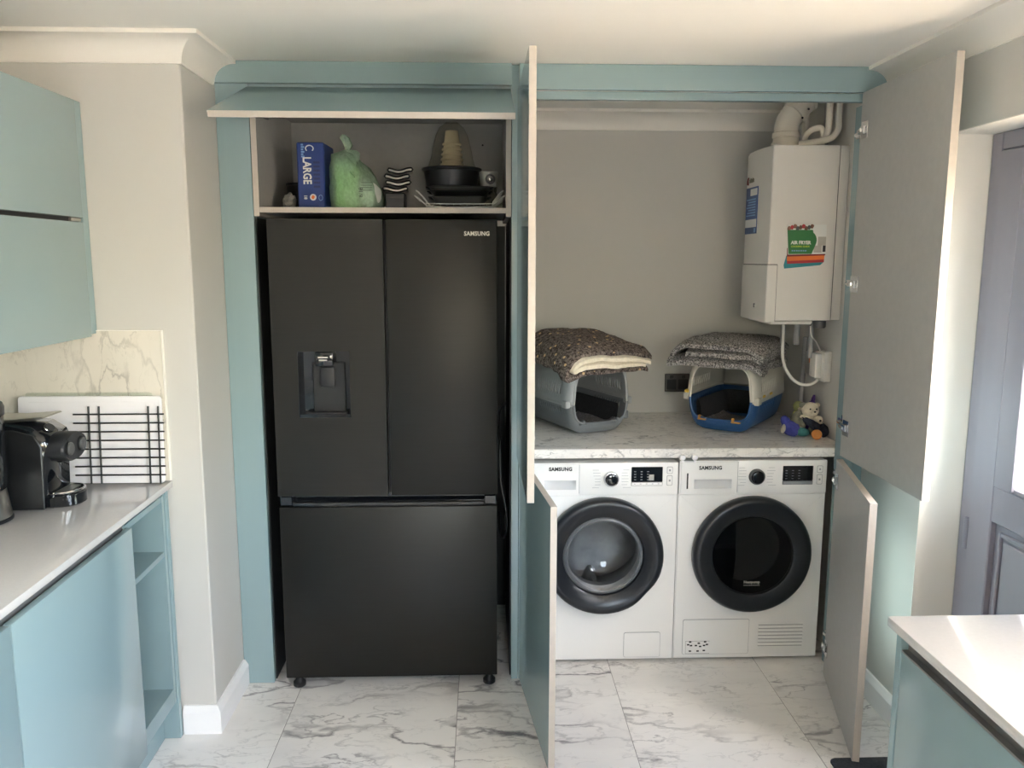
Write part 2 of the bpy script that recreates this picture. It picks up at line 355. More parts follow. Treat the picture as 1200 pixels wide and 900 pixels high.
def rrect(x0, x1, y0, y1, r, n=5):
    return (arc((x1 - r, y1 - r), r, 0, PI / 2, n) + arc((x0 + r, y1 - r), r, PI / 2, PI, n)
            + arc((x0 + r, y0 + r), r, PI, 1.5 * PI, n) + arc((x1 - r, y0 + r), r, 1.5 * PI, 2 * PI, n))
def smooth_path(pts, n=6):
    """Catmull-Rom through pts"""
    P = [Vector(p) for p in pts]; out = []
    for i in range(len(P) - 1):
        a, b, c, d = P[max(i - 1, 0)], P[i], P[i + 1], P[min(i + 2, len(P) - 1)]
        for k in range(n):
            t = k / n
            out.append(.5 * ((2 * b) + (c - a) * t + (2 * a - 5 * b + 4 * c - d) * t * t + (3 * b - a - 3 * c + d) * t ** 3))
    return out + [P[-1]]

# ================================================================== THE ROOM
XL, XR, YB, YREAR, H = -1.65, 1.46, .912, -5.55, 2.324
# floor: a slab of grout with large tiles standing 1.5 mm proud of the joints
floor = struct('floor', MB().box(XL - .2, XR + .25, YREAR - .1, YB + .1, -.1, -.0015), 'grout')
tw, tl = .61, 1.2
base = MB().box(-tw / 2 + .0012, tw / 2 - .0012, -tl / 2 + .0012, tl / 2 - .0012, -.009, 0, bev=.0008)
tile0 = None
for ix in range(-3, 3):
    for iy in range(-5, 2):
        cx = -.101 + tw * ix + tw / 2; cy = -.3 + tl * iy + (0 if ix % 2 == 0 else 0) + .02
        if cx < XL - .35 or cx > XR + .3: continue
        if tile0 is None: tile0 = obj('tile', base, 'tile', floor, smooth=False); o = tile0
        else: o = tile0.copy(); C.objects.link(o); o.parent = floor
        o.location = (cx, cy, 0)
struct('ceiling', MB().box(XL - .2, XR + .25, YREAR - .1, YB + .1, H, H + .1), 'ceil')
struct('wall_back', MB().box(-.94, XR + .15, YB, YB + .12, -.05, H), 'wall')
struct('wall_left', MB().box(XL - .12, XL, YREAR - .1, YB, -.05, H), 'wall')
# boxed-out wall beside the fridge cupboard
struct('wall_recess', MB().box(XL, -.94, -.325, YB + .12, -.05, H, bev=.004), 'wall')
# right wall: opening for the glazed door (Y -1.40..-.42) and a window over the worktop (Y -4.1..-2.1)
wr = MB()
X0, X1 = XR, XR + .22
wr.box(X0, X1, -.42, YB + .12, -.05, H)
wr.box(X0, X1, -1.40, -.42, 2.035, H)
wr.box(X0, X1, -2.1, -1.40, -.05, H)
wr.box(X0, X1, -4.1, -2.1, -.05, 1.03); wr.box(X0, X1, -4.1, -2.1, 2.10, H)
wr.box(X0, X1, YREAR - .1, -4.1, -.05, H)
struct('wall_right', wr, 'wall')
wb_ = MB()
wb_.box(XL, .1, YREAR - .1, YREAR, -.05, H); wb_.box(1.1, XR, YREAR - .1, YREAR, -.05, H); wb_.box(.1, 1.1, YREAR - .1, YREAR, 2.05, H); wb_.box(.1, 1.1, YREAR - .1, YREAR, -.05, .95)
struct('wall_rear', wb_, 'wall')
# white plaster lining of the door reveal
rv = MB().box(XR, XR + .14, -.423, -.42, 0, 2.035).box(XR, XR + .14, -1.40, -.42, 2.032, 2.035)
struct('trim_1', rv, 'white')

# coving: concave profile swept with mitred corners
def cove(name, path, offs):
    prof = [(0, .083), (.007, .083), (.007, .079)]
    prof += [(.08 - .071 * math.cos(t), .079 - .066 * math.sin(t)) for t in [i * PI / 2 / 8 for i in range(9)]]
    prof += [(.085, .013), (.085, 0), (0, 0)]
    m = MB(); rows = []
    for (x, y), (ox, oy) in zip(path, offs):
        rows.append([m.bm.verts.new((x + ox * d, y + oy * d, H - z)) for d, z in prof])
    n = len(prof)
    for A, B in zip(rows, rows[1:]):
        for i in range(n): m.bm.faces.new((A[i], A[(i + 1) % n], B[(i + 1) % n], B[i]))
    m.bm.faces.new(rows[0]); m.bm.faces.new(rows[-1])
    bmesh.ops.recalc_face_normals(m.bm, faces=m.bm.faces)
    struct(name, m, 'white', angle=25)
cove('trim_2', [(XL, -.325), (-.94, -.325), (-.94, -.022)], [(0, -1), (1, -1), (1, 0)])
cove('trim_3', [(XR, -.022), (XR, YREAR)], [(-1, 0), (-1, 0)])
cove('trim_4', [(.16, YB), (XR, YB)], [(0, -1), (0, -1)])
def skirting(name, path, offs, h=.1, t=.02):
    prof = [(0, 0), (t, 0), (t, h - .022), (t - .004, h - .014), (t - .009, h - .006), (t - .012, h), (0, h)]
    m = MB(); rows = [[m.bm.verts.new((x + ox * d, y + oy * d, z)) for d, z in prof] for (x, y), (ox, oy) in zip(path, offs)]
    n = len(prof)
    for A, B in zip(rows, rows[1:]):
        for i in range(n): m.bm.faces.new((A[i], A[(i + 1) % n], B[(i + 1) % n], B[i]))
    m.bm.faces.new(rows[0]); m.bm.faces.new(rows[-1]); bmesh.ops.recalc_face_normals(m.bm, faces=m.bm.faces)
    struct(name, m, 'gloss_white', angle=20)
skirting('baseboard_left', [(-1.05, -.325), (-.94, -.325), (-.94, -.001)], [(0, -1), (1, -1), (1, 0)])
skirting('baseboard_right', [(XR, -.001), (XR, -.42)], [(-1, 0), (-1, 0)])

# ---- glazed back door in the right wall (its room face at X = 1.60)
def ring_frame(m, axis_x, th, y0, y1, z0, z1, wd, mi=0, bev=.004):
    m.box(axis_x, axis_x + th, y0, y0 + wd, z0, z1, mi, bev); m.box(axis_x, axis_x + th, y1 - wd, y1, z0, z1, mi, bev)
    m.box(axis_x, axis_x + th, y0 + wd, y1 - wd, z0, z0 + wd, mi, bev); m.box(axis_x, axis_x + th, y0 + wd, y1 - wd, z1 - wd, z1, mi, bev)
fr = MB(); ring_frame(fr, 1.60, .07, -1.40, -.423, 0, 2.032, .055)
door1 = struct('door_1', fr, 'upvc')
lf = MB()
DX = 1.592
ya, yb, zb, zt = -1.34, -.483, .06, 1.975
lf.box(DX, DX + .06, ya, ya + .11, zb, zt, 0, .004); lf.box(DX, DX + .06, ya + .1095, ya + .24, .945, zt - .109, 0, 0); lf.box(DX, DX + .06, yb - .115, yb, zb, zt, 0, .004)
lf.box(DX, DX + .06, ya + .11, yb - .115, zb, zb + .1, 0, .004); lf.box(DX, DX + .06, ya + .11, yb - .115, zt - .11, zt, 0, .004)
lf.box(DX, DX + .06, ya + .11, yb - .115, .83, .945, 0, .004)
lf.box(DX, DX + .06, yb - .19, yb - .1145, .945, zt - .109, 0, 0)
struct('door_leaf', lf, 'upvc', door1)
lp = MB(); lp.box(DX + .02, DX + .045, ya + .11, yb - .115, zb + .1, .83); 
ring_frame(lp, DX + .010, .012, ya + .135, yb - .14, zb + .125, .805, .014, 0, .003)
lp.box(DX + .012, DX + .02, ya + .16, yb - .165, zb + .15, .78, 0, .004)
struct('door_panel', lp, 'upvc', door1)
bd = MB(); ring_frame(bd, DX - .004, .02, ya + .24, yb - .19, .945, zt - .11, .022, 0, .006)
struct('glazing_bead', bd, 'upvc', door1)
struct('pane', MB().box(DX + .03, DX + .036, ya + .24, yb - .19, .945, zt - .11), 'pane', door1)
hb = MB().tube([(DX - .002, yb + .004, .70), (DX - .002, yb + .004, .80)], .008, 8).lathe([(0, 0), (.006, 0), (.006, .006), (0, .008)], 8, 'z', (DX - .002, yb + .004, .80))
struct('door_hinge', hb, 'upvc', door1)
# window over the right worktop, outside the picture, and patio doors behind the camera
def glazed(name, x0, x1, y0, y1, z0, z1, along, bars):
    m = MB(); wd = .06; a, b = (y0, y1) if along == 'y' else (x0, x1)
    def bx(p0, p1, q0, q1):
        if along == 'y': m.box(x0, x1, p0, p1, q0, q1, 0, .004)
        else: m.box(p0, p1, y0, y1, q0, q1, 0, .004)
    bx(a, a + wd, z0, z1); bx(b - wd, b, z0, z1); bx(a + wd, b - wd, z0, z0 + wd); bx(a + wd, b - wd, z1 - wd, z1)
    for k in range(1, bars):
        c = a + (b - a) * k / bars; bx(c - .04, c + .04, z0 + wd, z1 - wd)
    o = struct(name, m, 'upvc')
    g = MB()
    if along == 'y': g.box((x0 + x1) / 2 - .003, (x0 + x1) / 2 + .003, a + wd, b - wd, z0 + wd, z1 - wd)
    else: g.box(a + wd, b - wd, (y0 + y1) / 2 - .003, (y0 + y1) / 2 + .003, z0 + wd, z1 - wd)
    struct('pane', g, 'pane', o)
glazed('window_1', 1.56, 1.62, -4.1, -2.1, 1.03, 2.10, 'y', 2)
glazed('window_2', .1, 1.1, YREAR - .08, YREAR - .02, .95, 2.05, 'x', 1)
# outside: paving
pv = obj('patio', MB().box(-60, 60, -60, 60, -.3, -.12), 'paving'); pv['kind'] = 'structure'

# ================================================================== FRIDGE HOUSING
cab = thing('fridge_cupboard', 'tall pale teal cupboard around the dark fridge, with its lift-up flap open', 'cupboard', (-.36, 0, 0))
part_label(obj('filler_panel', MB().box(-.938, -.823, 0, .02, 0, H - .001, 0, .0008), 'teal', cab), 'gloss teal filler board')
obj('top_rail', MB().box(-.8225, .1035, .004, .02, 2.2255, H - .001), 'teal', cab)
obj('end_panel', MB().box(-.843, -.825, .021, .60, 0, 2.232), 'teal_in', cab)
obj('divider_panel', MB().box(.104, .131, 0, .62, 0, H - .002, 0, .001), 'teal', cab)
part_label(obj('recess_shade_board', MB().box(.0995, .1035, .03, .62, .001, 1.79).box(-.8245, -.8205, .03, .62, .001, 1.79).box(-.8204, .0994, .70, .71, .001, 1.79), 'steel_side', cab), 'dark boards added to deepen the shade in the fridge recess')  # dark boards added to stand in for shade beside and behind the fridge
obj('side_panel', MB().box(-.821, -.801, .001, .56, 1.795, 2.225, 0, 0, faces={'ym': 1}), ['taupe', 'edge'], cab)
obj('side_panel', MB().box(.084, .102, .001, .56, 1.795, 2.225, 0, 0, faces={'ym': 1}), ['taupe', 'edge'], cab)
obj('shelf', MB().box(-.800, .083, .001, .56, 1.808, 1.827, 0, 0, faces={'ym': 1}), ['taupe', 'edge'], cab)
obj('top_board', MB().box(-.800, .083, .001, .56, 2.207, 2.225, 0, 0, faces={'ym': 1}), ['taupe', 'edge'], cab)
bk = MB().box(-.800, .083, .545, .56, 1.828, 2.206)
for px, pz in ((-.72, 2.12), (-.72, 2.08), (.0, 2.12)): bk.lathe([(0, 0), (.004, -.0005), (.004, .001)], 10, 'y', (px, .544, pz), 1)
obj('back_panel', bk, ['taupe', 'dkline'], cab)
# flap: hinged at the top, free edge forward and down
fa = Vector((0, -.004, 2.240)); fb = Vector((0, -.445, 2.083)); fdir = (fb - fa); fl = fdir.length
ang = math.atan2(fdir.z, fdir.y)      # local +y runs from hinge to free edge
FX = Matrix.Translation((0, fa.y, fa.z)) @ Matrix.Rotation(ang, 4, 'X')
flap = obj('flap_door', MB().box(-.826, .1005, 0, fl, 0, .02, 0, .0006, 1, FX, {'zm': 1, 'yp': 2, 'xm': 2, 'xp': 2}), ['taupe', 'teal', 'edge'], cab)
part_label(flap, 'lift-up flap held open, gloss teal outside')
for sx, xx in ((1, -.80), (-1, .083)):
    h = MB()
    h.box(xx, xx + sx * .014, .03, .14, 2.150, 2.20, 0, .002); h.box(xx + sx * .014, xx + sx * .022, .0, .06, 2.165, 2.19, 0, .002)
    h.tube([(xx + sx * .018, .03, 2.178), (xx + sx * .018, -.05, 2.178), (xx + sx * .018, -.085, 2.198)], .006, 6)
    obj('flap_hinge', h, 'steelb', cab)
tag(obj('fascia_board', MB().box(-.938, .1035, -.022, -.0005, 2.250, H - .001, 0, .0008), 'teal'), 'pale teal fascia board below the ceiling, left of the centre post', 'fascia', 'fascia boards')
tag(obj('fascia_board', MB().box(.1315, XR - .001, -.022, -.002, 2.236, H - .001, 0, .0008), 'teal'), 'pale teal fascia board below the ceiling, right of the centre post', 'fascia', 'fascia boards')

# ================================================================== UTILITY CUPBOARD (doors open)
ut = thing('utility_cupboard', 'pale teal cupboard with four open doors around the boiler and laundry machines', 'cupboard', (.76, 0, 0))
obj('post', MB().box(.1325, .168, .001, .60, 0, 2.207, 0, .0008), 'teal', ut)
obj('end_panel', MB().box(1.40, 1.42, .001, .115, 0, 2.207, 0, .0008), 'teal', ut)
obj('filler_panel', MB().box(1.421, XR - .001, .001, .02, 0, 2.232, 0, .0008), 'teal', ut)
obj('top_rail', MB().box(.1325, 1.42, .001, .03, 2.2075, 2.235, 0, .0008), 'teal', ut)
def leaf(hx, hy, ang, length, z0, z1, hand, th=.021):
    """board hinged at (hx,hy); ang 0 = opened straight towards the camera (-Y), positive swings to +X.
    hand 'l': outer teal face towards -X; 'r': outer face towards +X"""
    R = Matrix.Translation((hx, hy, 0)) @ Matrix.Rotation(ang, 4, 'Z')
    f = {'ym': 2, 'zm': 2, 'zp': 2, 'yp': 2}
    if hand == 'l': m = MB().box(0, th, -length, 0, z0, z1, 0, .0007, 1, R, dict(f, xm=1))
    else: m = MB().box(-th, 0, -length, 0, z0, z1, 0, .0007, 1, R, dict(f, xp=1))
    o = obj('door', m, ['taupe', 'teal', 'edge'], ut); return o, R
def hinge(door, R, z, hand, th=.021, panel_x=None):
    h = MB(); s = 1 if hand == 'l' else -1; x = s * th
    h.box(min(x, x + s * .003), max(x, x + s * .003), -.062, -.012, z - .030, z + .030, 0, .001, 1, R)         # plate on the door
    h.box(min(x + s * .003, x + s * .012), max(x + s * .003, x + s * .012), -.050, -.018, z - .014, z + .014, 0, .003, 1, R)
    p0 = R @ Vector((x + s * .010, -.03, z)); p1 = Vector((panel_x + s * .012, .028, z)); p2 = Vector((panel_x + s * .012, .075, z))
    h.tube([p0, p0.lerp(p1, .5) + Vector((s * .012, 0, 0)), p1, p2], .0075, 6)                                  # arm
    a, b = panel_x + s * .001, panel_x + s * .006
    h.box(min(a, b), max(a, b), .03, .09, z - .012, z + .012, 0, .001)
    h.box(min(a, b), max(a, b), .045, .06, z - .028, z + .028, 0, .001)                                        # mounting plate
    part_label(obj('hinge', h, 'chrome', door), 'chrome concealed hinge')
dA, RA = leaf(.1235, -.024, 0.012, .598, .910, 2.2335, 'l', .022); part_label(dA, 'upper left door, seen edge-on')
dB, RB = leaf(.136, -.024, .115, .590, .012, .894, 'l', .021); part_label(dB, 'lower left door, swung open past the washing machine')
dC, RC = leaf(1.383, -.024, -.012, .598, .905, 2.2335, 'r', .024); part_label(dC, 'upper right door, taupe inside')
dD, RD = leaf(1.372, -.024, -.246, .590, .012, .890, 'r', .023); part_label(dD, 'lower right door, taupe inside, half shut')
for z in (2.10, 1.555, 1.018): hinge(dC, RC, z, 'r', .024, 1.40)
for z in (.812, .135): hinge(dD, RD, z, 'r', .023, 1.40)
for z in (2.10, 1.555, 1.018): hinge(dA, RA, z, 'l', .022, .168)
for z in (.82, .135): hinge(dB, RB, z, 'l', .021, .168)

tag(obj('laundry_worktop', MB().box(.17, XR - .0015, .125, YB - .0015, .862, .90, 0, .003), 'lam'),
    'marble-patterned laminate worktop above the washing machine and dryer', 'worktop')
for k, (xx, lab) in enumerate(((.788, 'clear plastic catch under the worktop edge, the left of two'), (.838, 'clear plastic catch under the worktop edge, the right of two'))):
    sc_ = MB().box(xx - .012, xx + .012, .108, .1245, .858, .876, 0, .003).box(xx - .006, xx + .006, .106, .116, .846, .859, 0, .002)
    tag(obj('safety_catch', sc_, 'wb'), lab, 'catch', 'safety catches')

# ================================================================== FRIDGE FREEZER
fx0, fx1, fy = -.765, .051, -.0515
fg = thing('fridge_freezer', 'tall black steel french-door fridge freezer standing in the teal cupboard', 'fridge', (-.357, .3, 0))
obj('body', MB().box(fx0 + .006, fx1 - .006, .022, .66, .035, 1.774, 0, .004), 'steel_side', fg)
# left door with a cut-out for the dispenser
dx0, dx1, dz0, dz1 = -.675, -.487, 1.067, 1.312
ld = MB()
L0, L1, z0, z1 = fx0, -.3575, .770, 1.783
def slab_with_hole(m, x0, x1, za, zb, hx0, hx1, hz0, hz1, y0, y1):
    m.box(x0, hx0, y0, y1, za, zb); m.box(hx1, x1, y0, y1, za, zb)
    m.box(hx0, hx1, y0, y1, za, hz0); m.box(hx0, hx1, y0, y1, hz1, zb)
xs = [L0, dx0, dx1, L1]; zs = [z0, dz0, dz1, z1]
def plate_grid(m, xs, zs, y0, y1, holes, bev=0):
    front = [[m.bm.verts.new((x, y0, z)) for x in xs] for z in zs]; back = [[m.bm.verts.new((x, y1, z)) for x in xs] for z in zs]
    nx, nz = len(xs) - 1, len(zs) - 1; solid = lambda i, j: 0 <= i < nz and 0 <= j < nx and (i, j) not in holes
    for i in range(nz):
        for j in range(nx):
            if not solid(i, j): continue
            m.bm.faces.new((front[i][j], front[i][j + 1], front[i + 1][j + 1], front[i + 1][j]))
            m.bm.faces.new((back[i][j], back[i + 1][j], back[i + 1][j + 1], back[i][j + 1]))
            if not solid(i - 1, j): m.bm.faces.new((front[i][j], back[i][j], back[i][j + 1], front[i][j + 1]))
            if not solid(i + 1, j): m.bm.faces.new((front[i + 1][j], front[i + 1][j + 1], back[i + 1][j + 1], back[i + 1][j]))
            if not solid(i, j - 1): m.bm.faces.new((front[i][j], front[i + 1][j], back[i + 1][j], back[i][j]))
            if not solid(i, j + 1): m.bm.faces.new((front[i][j + 1], back[i][j + 1], back[i + 1][j + 1], front[i + 1][j + 1]))
plate_grid(ld, xs, zs, fy, .02, {(1, 1)})
ldo = obj('left_door', ld, 'steel', fg)
rdo = obj('right_door', MB().box(-.3455, fx1, fy, .02, .770, 1.783, 0, .003, 2), 'steel', fg)
obj('freezer_drawer', MB().box(fx0 + .002, fx1 - .002, fy, .02, .046, .726, 0, .003, 2), 'steel', fg)
# handle channel above the drawer
hc = MB().box(fx0 + .004, fx1 - .004, -.005, .02, .7275, .769).box(fx0 + .004, fx0 + .05, fy + .012, -.0055, .728, .766, 0, .004).box(fx1 - .05, fx1 - .004, fy + .012, -.0055, .728, .766, 0, .004)
hc.box(fx0 + .05, fx1 - .05, fy + .006, fy + .012, .7275, .742, 0, .002)
part_label(obj('handle_channel', hc, 'blackgl', fg), 'glossy black recessed grip between doors and drawer')
part_label(obj('door_gasket', MB().box(-.357, -.346, -.01, .015, .77, 1.78), 'dkline', fg), 'dark gap strip between the doors')
# dispenser
dp = MB()
dp.box(dx0, dx1, -.004, 0, dz0, dz1)                                       # back of the recess
dp.box(dx0, dx0 + .002, fy + .001, -.004, dz0, dz1); dp.box(dx1 - .002, dx1, fy + .001, -.004, dz0, dz1)
dp.box(dx0, dx1, fy + .001, -.004, dz0, dz0 + .012); dp.box(dx0, dx1, fy + .001, -.004, dz1 - .002, dz1)
disp = part_label(obj('water_dispenser', dp, 'blackgl', ldo), 'black water dispenser recess')
d2 = MB().box(-.630, -.510, -.012, -.0045, dz0 + .013, dz1 - .045, 0, .003)
obj('dispenser_back', d2, 'black', ldo)
d3 = MB().box(-.615, -.548, -.044, -.0125, dz1 - .056, dz1 - .004, 0, .006, 2)
sp_ = obj('spout_housing', d3, 'blackgl', ldo)
obj('paddle', MB().box(-.600, -.546, -.030, -.0125, dz1 - .136, dz1 - .06, 0, .006, 2), 'blacksoft', ldo)
obj('drip_tray', MB().box(-.655, -.505, -.045, -.013, dz0 + .012, dz0 + .018, 0, .001), 'blacksoft', ldo)
bars(ldo, 'silver', [(-.602, -.566, dz1 - .026, dz1 - .021, -.0441), (-.599, -.569, dz1 - .036, dz1 - .031, -.0441)])
text('lettering', 'SAMSUNG', .021, (-.022, fy - .0006, 1.733), RX, 'silver', rdo, bold=.0006, sx=.92, spacing=1.05)
for xx in (-.72, .018):
    obj('foot', MB().lathe([(.020, 0), (.024, .004), (.024, .018), (.018, .022), (.012, .035)], 16, 'z', (xx, -.022, 0)), 'black', fg)
for xx in (-.70, 0): obj('foot', MB().lathe([(.020, 0), (.024, .004), (.024, .018), (.012, .035)], 12, 'z', (xx, .6, 0)), 'black', fg)
cb = smooth_path([(.094, .50, 1.02), (.070, .28, 1.03), (.060, .12, 1.0), (.062, .06, .92), (.066, .05, .80), (.082, .05, .70), (.090, .06, .62), (.080, .10, .55), (.070, .30, .50), (.07, .85, .45)], 6)
tag(obj('power_cable', MB().tube(cb, .0045, 6), 'black'), 'black cable looping in the gap right of the dark fridge', 'cable')

# ================================================================== WASHING MACHINE and DRYER
def control_dial(m, x, z, r, y):
    m.lathe([(r, 0), (r, -.010), (r * .92, -.014), (r * .80, -.015)], 32, 'y', (x, y, z), 0, close=False)
    m.lathe([(r * .80, -.015), (r * .76, -.012), (r * .74, -.020), (r * .60, -.022), (0, -.022)], 32, 'y', (x, y, z), 1, close=False)
def machine(kind, x0, label):
    y0 = .12; x1 = x0 + .598; cx = (x0 + x1) / 2
    t = thing('washing_machine' if kind == 'w' else 'tumble_dryer', label, 'washing machine' if kind == 'w' else 'dryer', (cx, .42, 0))
    cz, R = .466, .2425
    body = MB(); bz_, bt_ = .012, .7145; hole = .205; angs = sorted([2 * PI * i / 64 for i in range(64)] + [math.atan2(z - cz, x - cx) % (2 * PI) for x in (x0, x1) for z in (bz_, bt_)])
    ro, ri, rb_ = [], [], []
    for a in angs:                                                         # casing front with a round hole behind the door
        c_, s_ = math.cos(a), math.sin(a)
        k = min(((x1 if c_ > 0 else x0) - cx) / c_ if abs(c_) > 1e-6 else 9, ((bt_ if s_ > 0 else bz_) - cz) / s_ if abs(s_) > 1e-6 else 9)
        ro.append(body.bm.verts.new((cx + c_ * k, y0 + .002, cz + s_ * k))); rb_.append(body.bm.verts.new((cx + c_ * k, .70, cz + s_ * k)))
        ri.append(body.bm.verts.new((cx + c_ * hole, y0 + .002, cz + s_ * hole)))
    for i in range(len(angs)):
        j = (i + 1) % len(angs); body.bm.faces.new((ro[i], ro[j], ri[j], ri[i])); body.bm.faces.new((ro[i], rb_[i], rb_[j], ro[j]))
    body.bm.faces.new(rb_); bmesh.ops.recalc_face_normals(body.bm, faces=body.bm.faces)
    es = [e for e in body.bm.edges if (e.verts[0] in ro and e.verts[1] in ro)]
    bmesh.ops.bevel(body.bm, geom=es, offset=.004, segments=2, affect='EDGES', clamp_overlap=True)
    obj('body', body, 'appl', t)
    # control fascia, a little proud of the front
    cp = MB()
    top = .8455 if kind == 'w' else .851
    cp.prism(rrect(x0 + .001, x1 - .001, .716, top, .006, 3), y0 + .024, y0 + .3, 'y', 0)
    cpo = obj('control_panel', cp, 'appl', t)
    yf = y0 - .003
    # drawer front with a finger scoop
    if kind == 'w': ux0, ux1, uz0, uz1 = x0 + .010, x0 + .200, .722, top - .006
    else: ux0, ux1, uz0, uz1 = x0 + .008, x0 + .234, .722, top - .004
    cp2 = MB(); cp2.box(ux1 + .0012, x1 - .001, yf, y0 + .0238, .716, top, 0, .003, 2)
    obj('front_panel', cp2, 'appl', cpo)
    obj('front_strip', MB().box(x0 + .001, ux1 + .0008, yf, y0 + .0238, .716, uz0 - .0004, 0).box(x0 + .001, ux0 - .0008, yf, y0 + .0238, uz0, top, 0).box(ux0 - .0006, ux1 + .0008, yf, y0 + .0238, uz1 + .0006, top, 0), 'appl', cpo)
    du = MB()
    sx0, sx1 = (ux0 + .052, ux1 - .012) if kind == 'w' else (ux0 + .052, ux1 - .022)
    plate_grid(du, [ux0, sx0, sx1, ux1], [uz0, .738, .776, uz1], yf - .002, y0 + .0235, {(1, 1)})
    dro = obj('detergent_drawer' if kind == 'w' else 'water_tank_drawer', du, 'appl', cpo)
    gm = MB().box(ux1 + .0002, ux1 + .0022, yf - .0006, yf - .0001, uz0, uz1)
    part_label(obj('panel_seam', gm, 'applg', cpo), 'fine grey seam')
    sc = MB(); n = 10; zt_, zb_ = .7758, .7382; rows = []
    for i in range(n + 1):                                                   # concave finger hollow, deepest under its upper lip
        a = i / n; dep = .021 * (1 - a) ** .8 if i else .021
        rows.append([(sx0 + (sx1 - sx0) * j / 16, yf - .001 + dep * max(.0, 1 - abs(j / 8 - 1) ** 4), zt_ - (zt_ - zb_) * a) for j in range(17)])
    sc.sheet(rows); obj('drawer_grip', sc, 'scoop', dro)  # greyer than the white casing, shade of the hollow put into its colour
    text('lettering', 'SAMSUNG', .0205 if kind == 'w' else .0205, ((x0 + .126) if kind == 'w' else x0 + .124, yf - .0036, .822 if kind == 'w' else .823), RX, 'dkline', cpo, bold=.0007, sx=.95, spacing=1.05)
    if kind == 'd':
        obj('drawer_slot', MB().box(x0 + .030, x0 + .036, yf - .0038, yf - .003, .738, .802), 'dkline', cpo)
    # dial
    dxx, dzz, dr = (x0 + .328, .781, .031) if kind == 'w' else (x0 + .312, .786, .032)
    dm = MB(); control_dial(dm, dxx, dzz, dr, yf)
    obj('dial', dm, ['chrome' if kind == 'w' else 'tin2', 'blackgl'], cpo)
    # printed programme names as short bars of print
    pr = MB()
    for i in range(7):
        zz = dzz + .036 - .012 * i
        for sgn in (-1, 1):
            ln = .022 + .012 * random.random(); xa = dxx + sgn * (.042 + (.006 if i in (0, 6) else 0))
            a, b = sorted((xa, xa + sgn * ln)); pr.box(a, b, yf - .0005, yf - .0001, zz - .0010, zz + .0010)
    po = obj('printing', pr, 'printg', cpo); po['kind'] = 'stuff'
    # display
    X0, X1, Z0, Z1 = (x0 + .409, x0 + .534, .752, .829) if kind == 'w' else (x0 + .417, x0 + .540, .752, .829)
    dz_ = MB().box(X0, X1, yf - .0035, yf - .0001, Z0 + .016, Z1, 0, .002).box(X0, X1, yf - .0034, yf - .0001, Z0, Z0 + .0155, 1, .0015)
    diso = obj('display', dz_, ['blackgl', 'applg' if kind == 'd' else 'appl'], cpo)
    gl = MB()
    for r_ in range(4):
        for c_ in range(3): gl.box(X0 + .010 + .026 * c_, X0 + .018 + .026 * c_, yf - .0042, yf - .0035, Z0 + .024 + .011 * r_, Z0 + .0265 + .011 * r_)
    for c_ in range(5): gl.box(X0 + .010 + .024 * c_, X0 + .016 + .024 * c_, yf - .0042, yf - .0033, Z0 + .007, Z0 + .009)
    if kind == 'w':
        gl.box(X0 + .070, X0 + .090, yf - .0042, yf - .0035, Z0 + .022, Z0 + .046)
    po = obj('display_print', gl, 'applg' if kind == 'd' else 'marks', cpo); po['kind'] = 'stuff'
    # two buttons with drawn outlines
    for (za, zb2) in ((.800, .829), (.752, .793)):
        bx0, bx1 = (x0 + .551, x0 + .574) if kind == 'w' else (x0 + .556, x0 + .579)
        bm_ = MB(); bm_.prism(rrect(bx0, bx1, za, zb2, .004, 3), yf - .0008, yf - .0001, 'y', 1)
        bm_.prism(rrect(bx0 + .0018, bx1 - .0018, za + .0018, zb2 - .0018, .003, 3), yf - .0016, yf - .0007, 'y', 0)
        bm_.box(bx0 + .008, bx1 - .008, yf - .0021, yf - .0016, (za + zb2) / 2 - .004, (za + zb2) / 2 + .004, 1)
        obj('button', bm_, ['appl', 'applg'], cpo)
    # door: thick black ring, lathe about the y axis, bulging towards the camera
    ccx = cx + .002
    prof = [(R - .004, y0 + .001), (R, y0 - .008), (R - .001, y0 - .030), (R - .007, y0 - .042), (R - .016, y0 - .047), (R - .030, y0 - .048)]
    gr = .162
    if kind == 'w': prof += [(gr + .030, y0 - .040), (gr + .012, y0 - .033), (gr + .002, y0 - .026), (gr, y0 - .012)]
    else: prof += [(gr + .014, y0 - .043), (gr + .004, y0 - .038), (gr, y0 - .030)]
    dm = MB().lathe(prof, 72, 'y', (ccx, 0, cz), 0, close=False)
    if kind == 'w':
        # finger recess: the rim is flattened at the lower right
        for v in dm.bm.verts:
            dx_, dz2 = v.co.x - ccx, v.co.z - cz; rr = math.hypot(dx_, dz2); a = math.degrees(math.atan2(dz2, dx_))
            d = math.exp(-((a + 42) / 12) ** 2) * .008 * (1 if rr > R - .035 else 0)
            v.co.x -= dx_ / max(rr, 1e-4) * d; v.co.z -= dz2 / max(rr, 1e-4) * d
    do = obj('door', dm, 'ring', t)
    if kind == 'w':
        gm = MB().lathe([(gr, y0 - .012), (gr - .006, y0 - .020), (gr - .016, y0 - .022), (gr - .022, y0 - .012), (gr - .028, y0 + .012), (gr - .040, y0 + .06), (gr - .055, y0 + .085), (gr - .09, y0 + .10), (0, y0 + .105)], 64, 'y', (ccx, 0, cz), 0, close=False)
        obj('glass_bowl', gm, 'glassd', do)
        rg = MB().lathe([(gr - .004, y0 - .0205), (gr - .012, y0 - .024), (gr - .018, y0 - .021), (gr - .012, y0 - .018), (gr - .004, y0 - .0205)], 64, 'y', (ccx, 0, cz), 0, close=False)
        part_label(obj('glass_rim', rg, 'rimg', do), 'grey rim of the porthole')
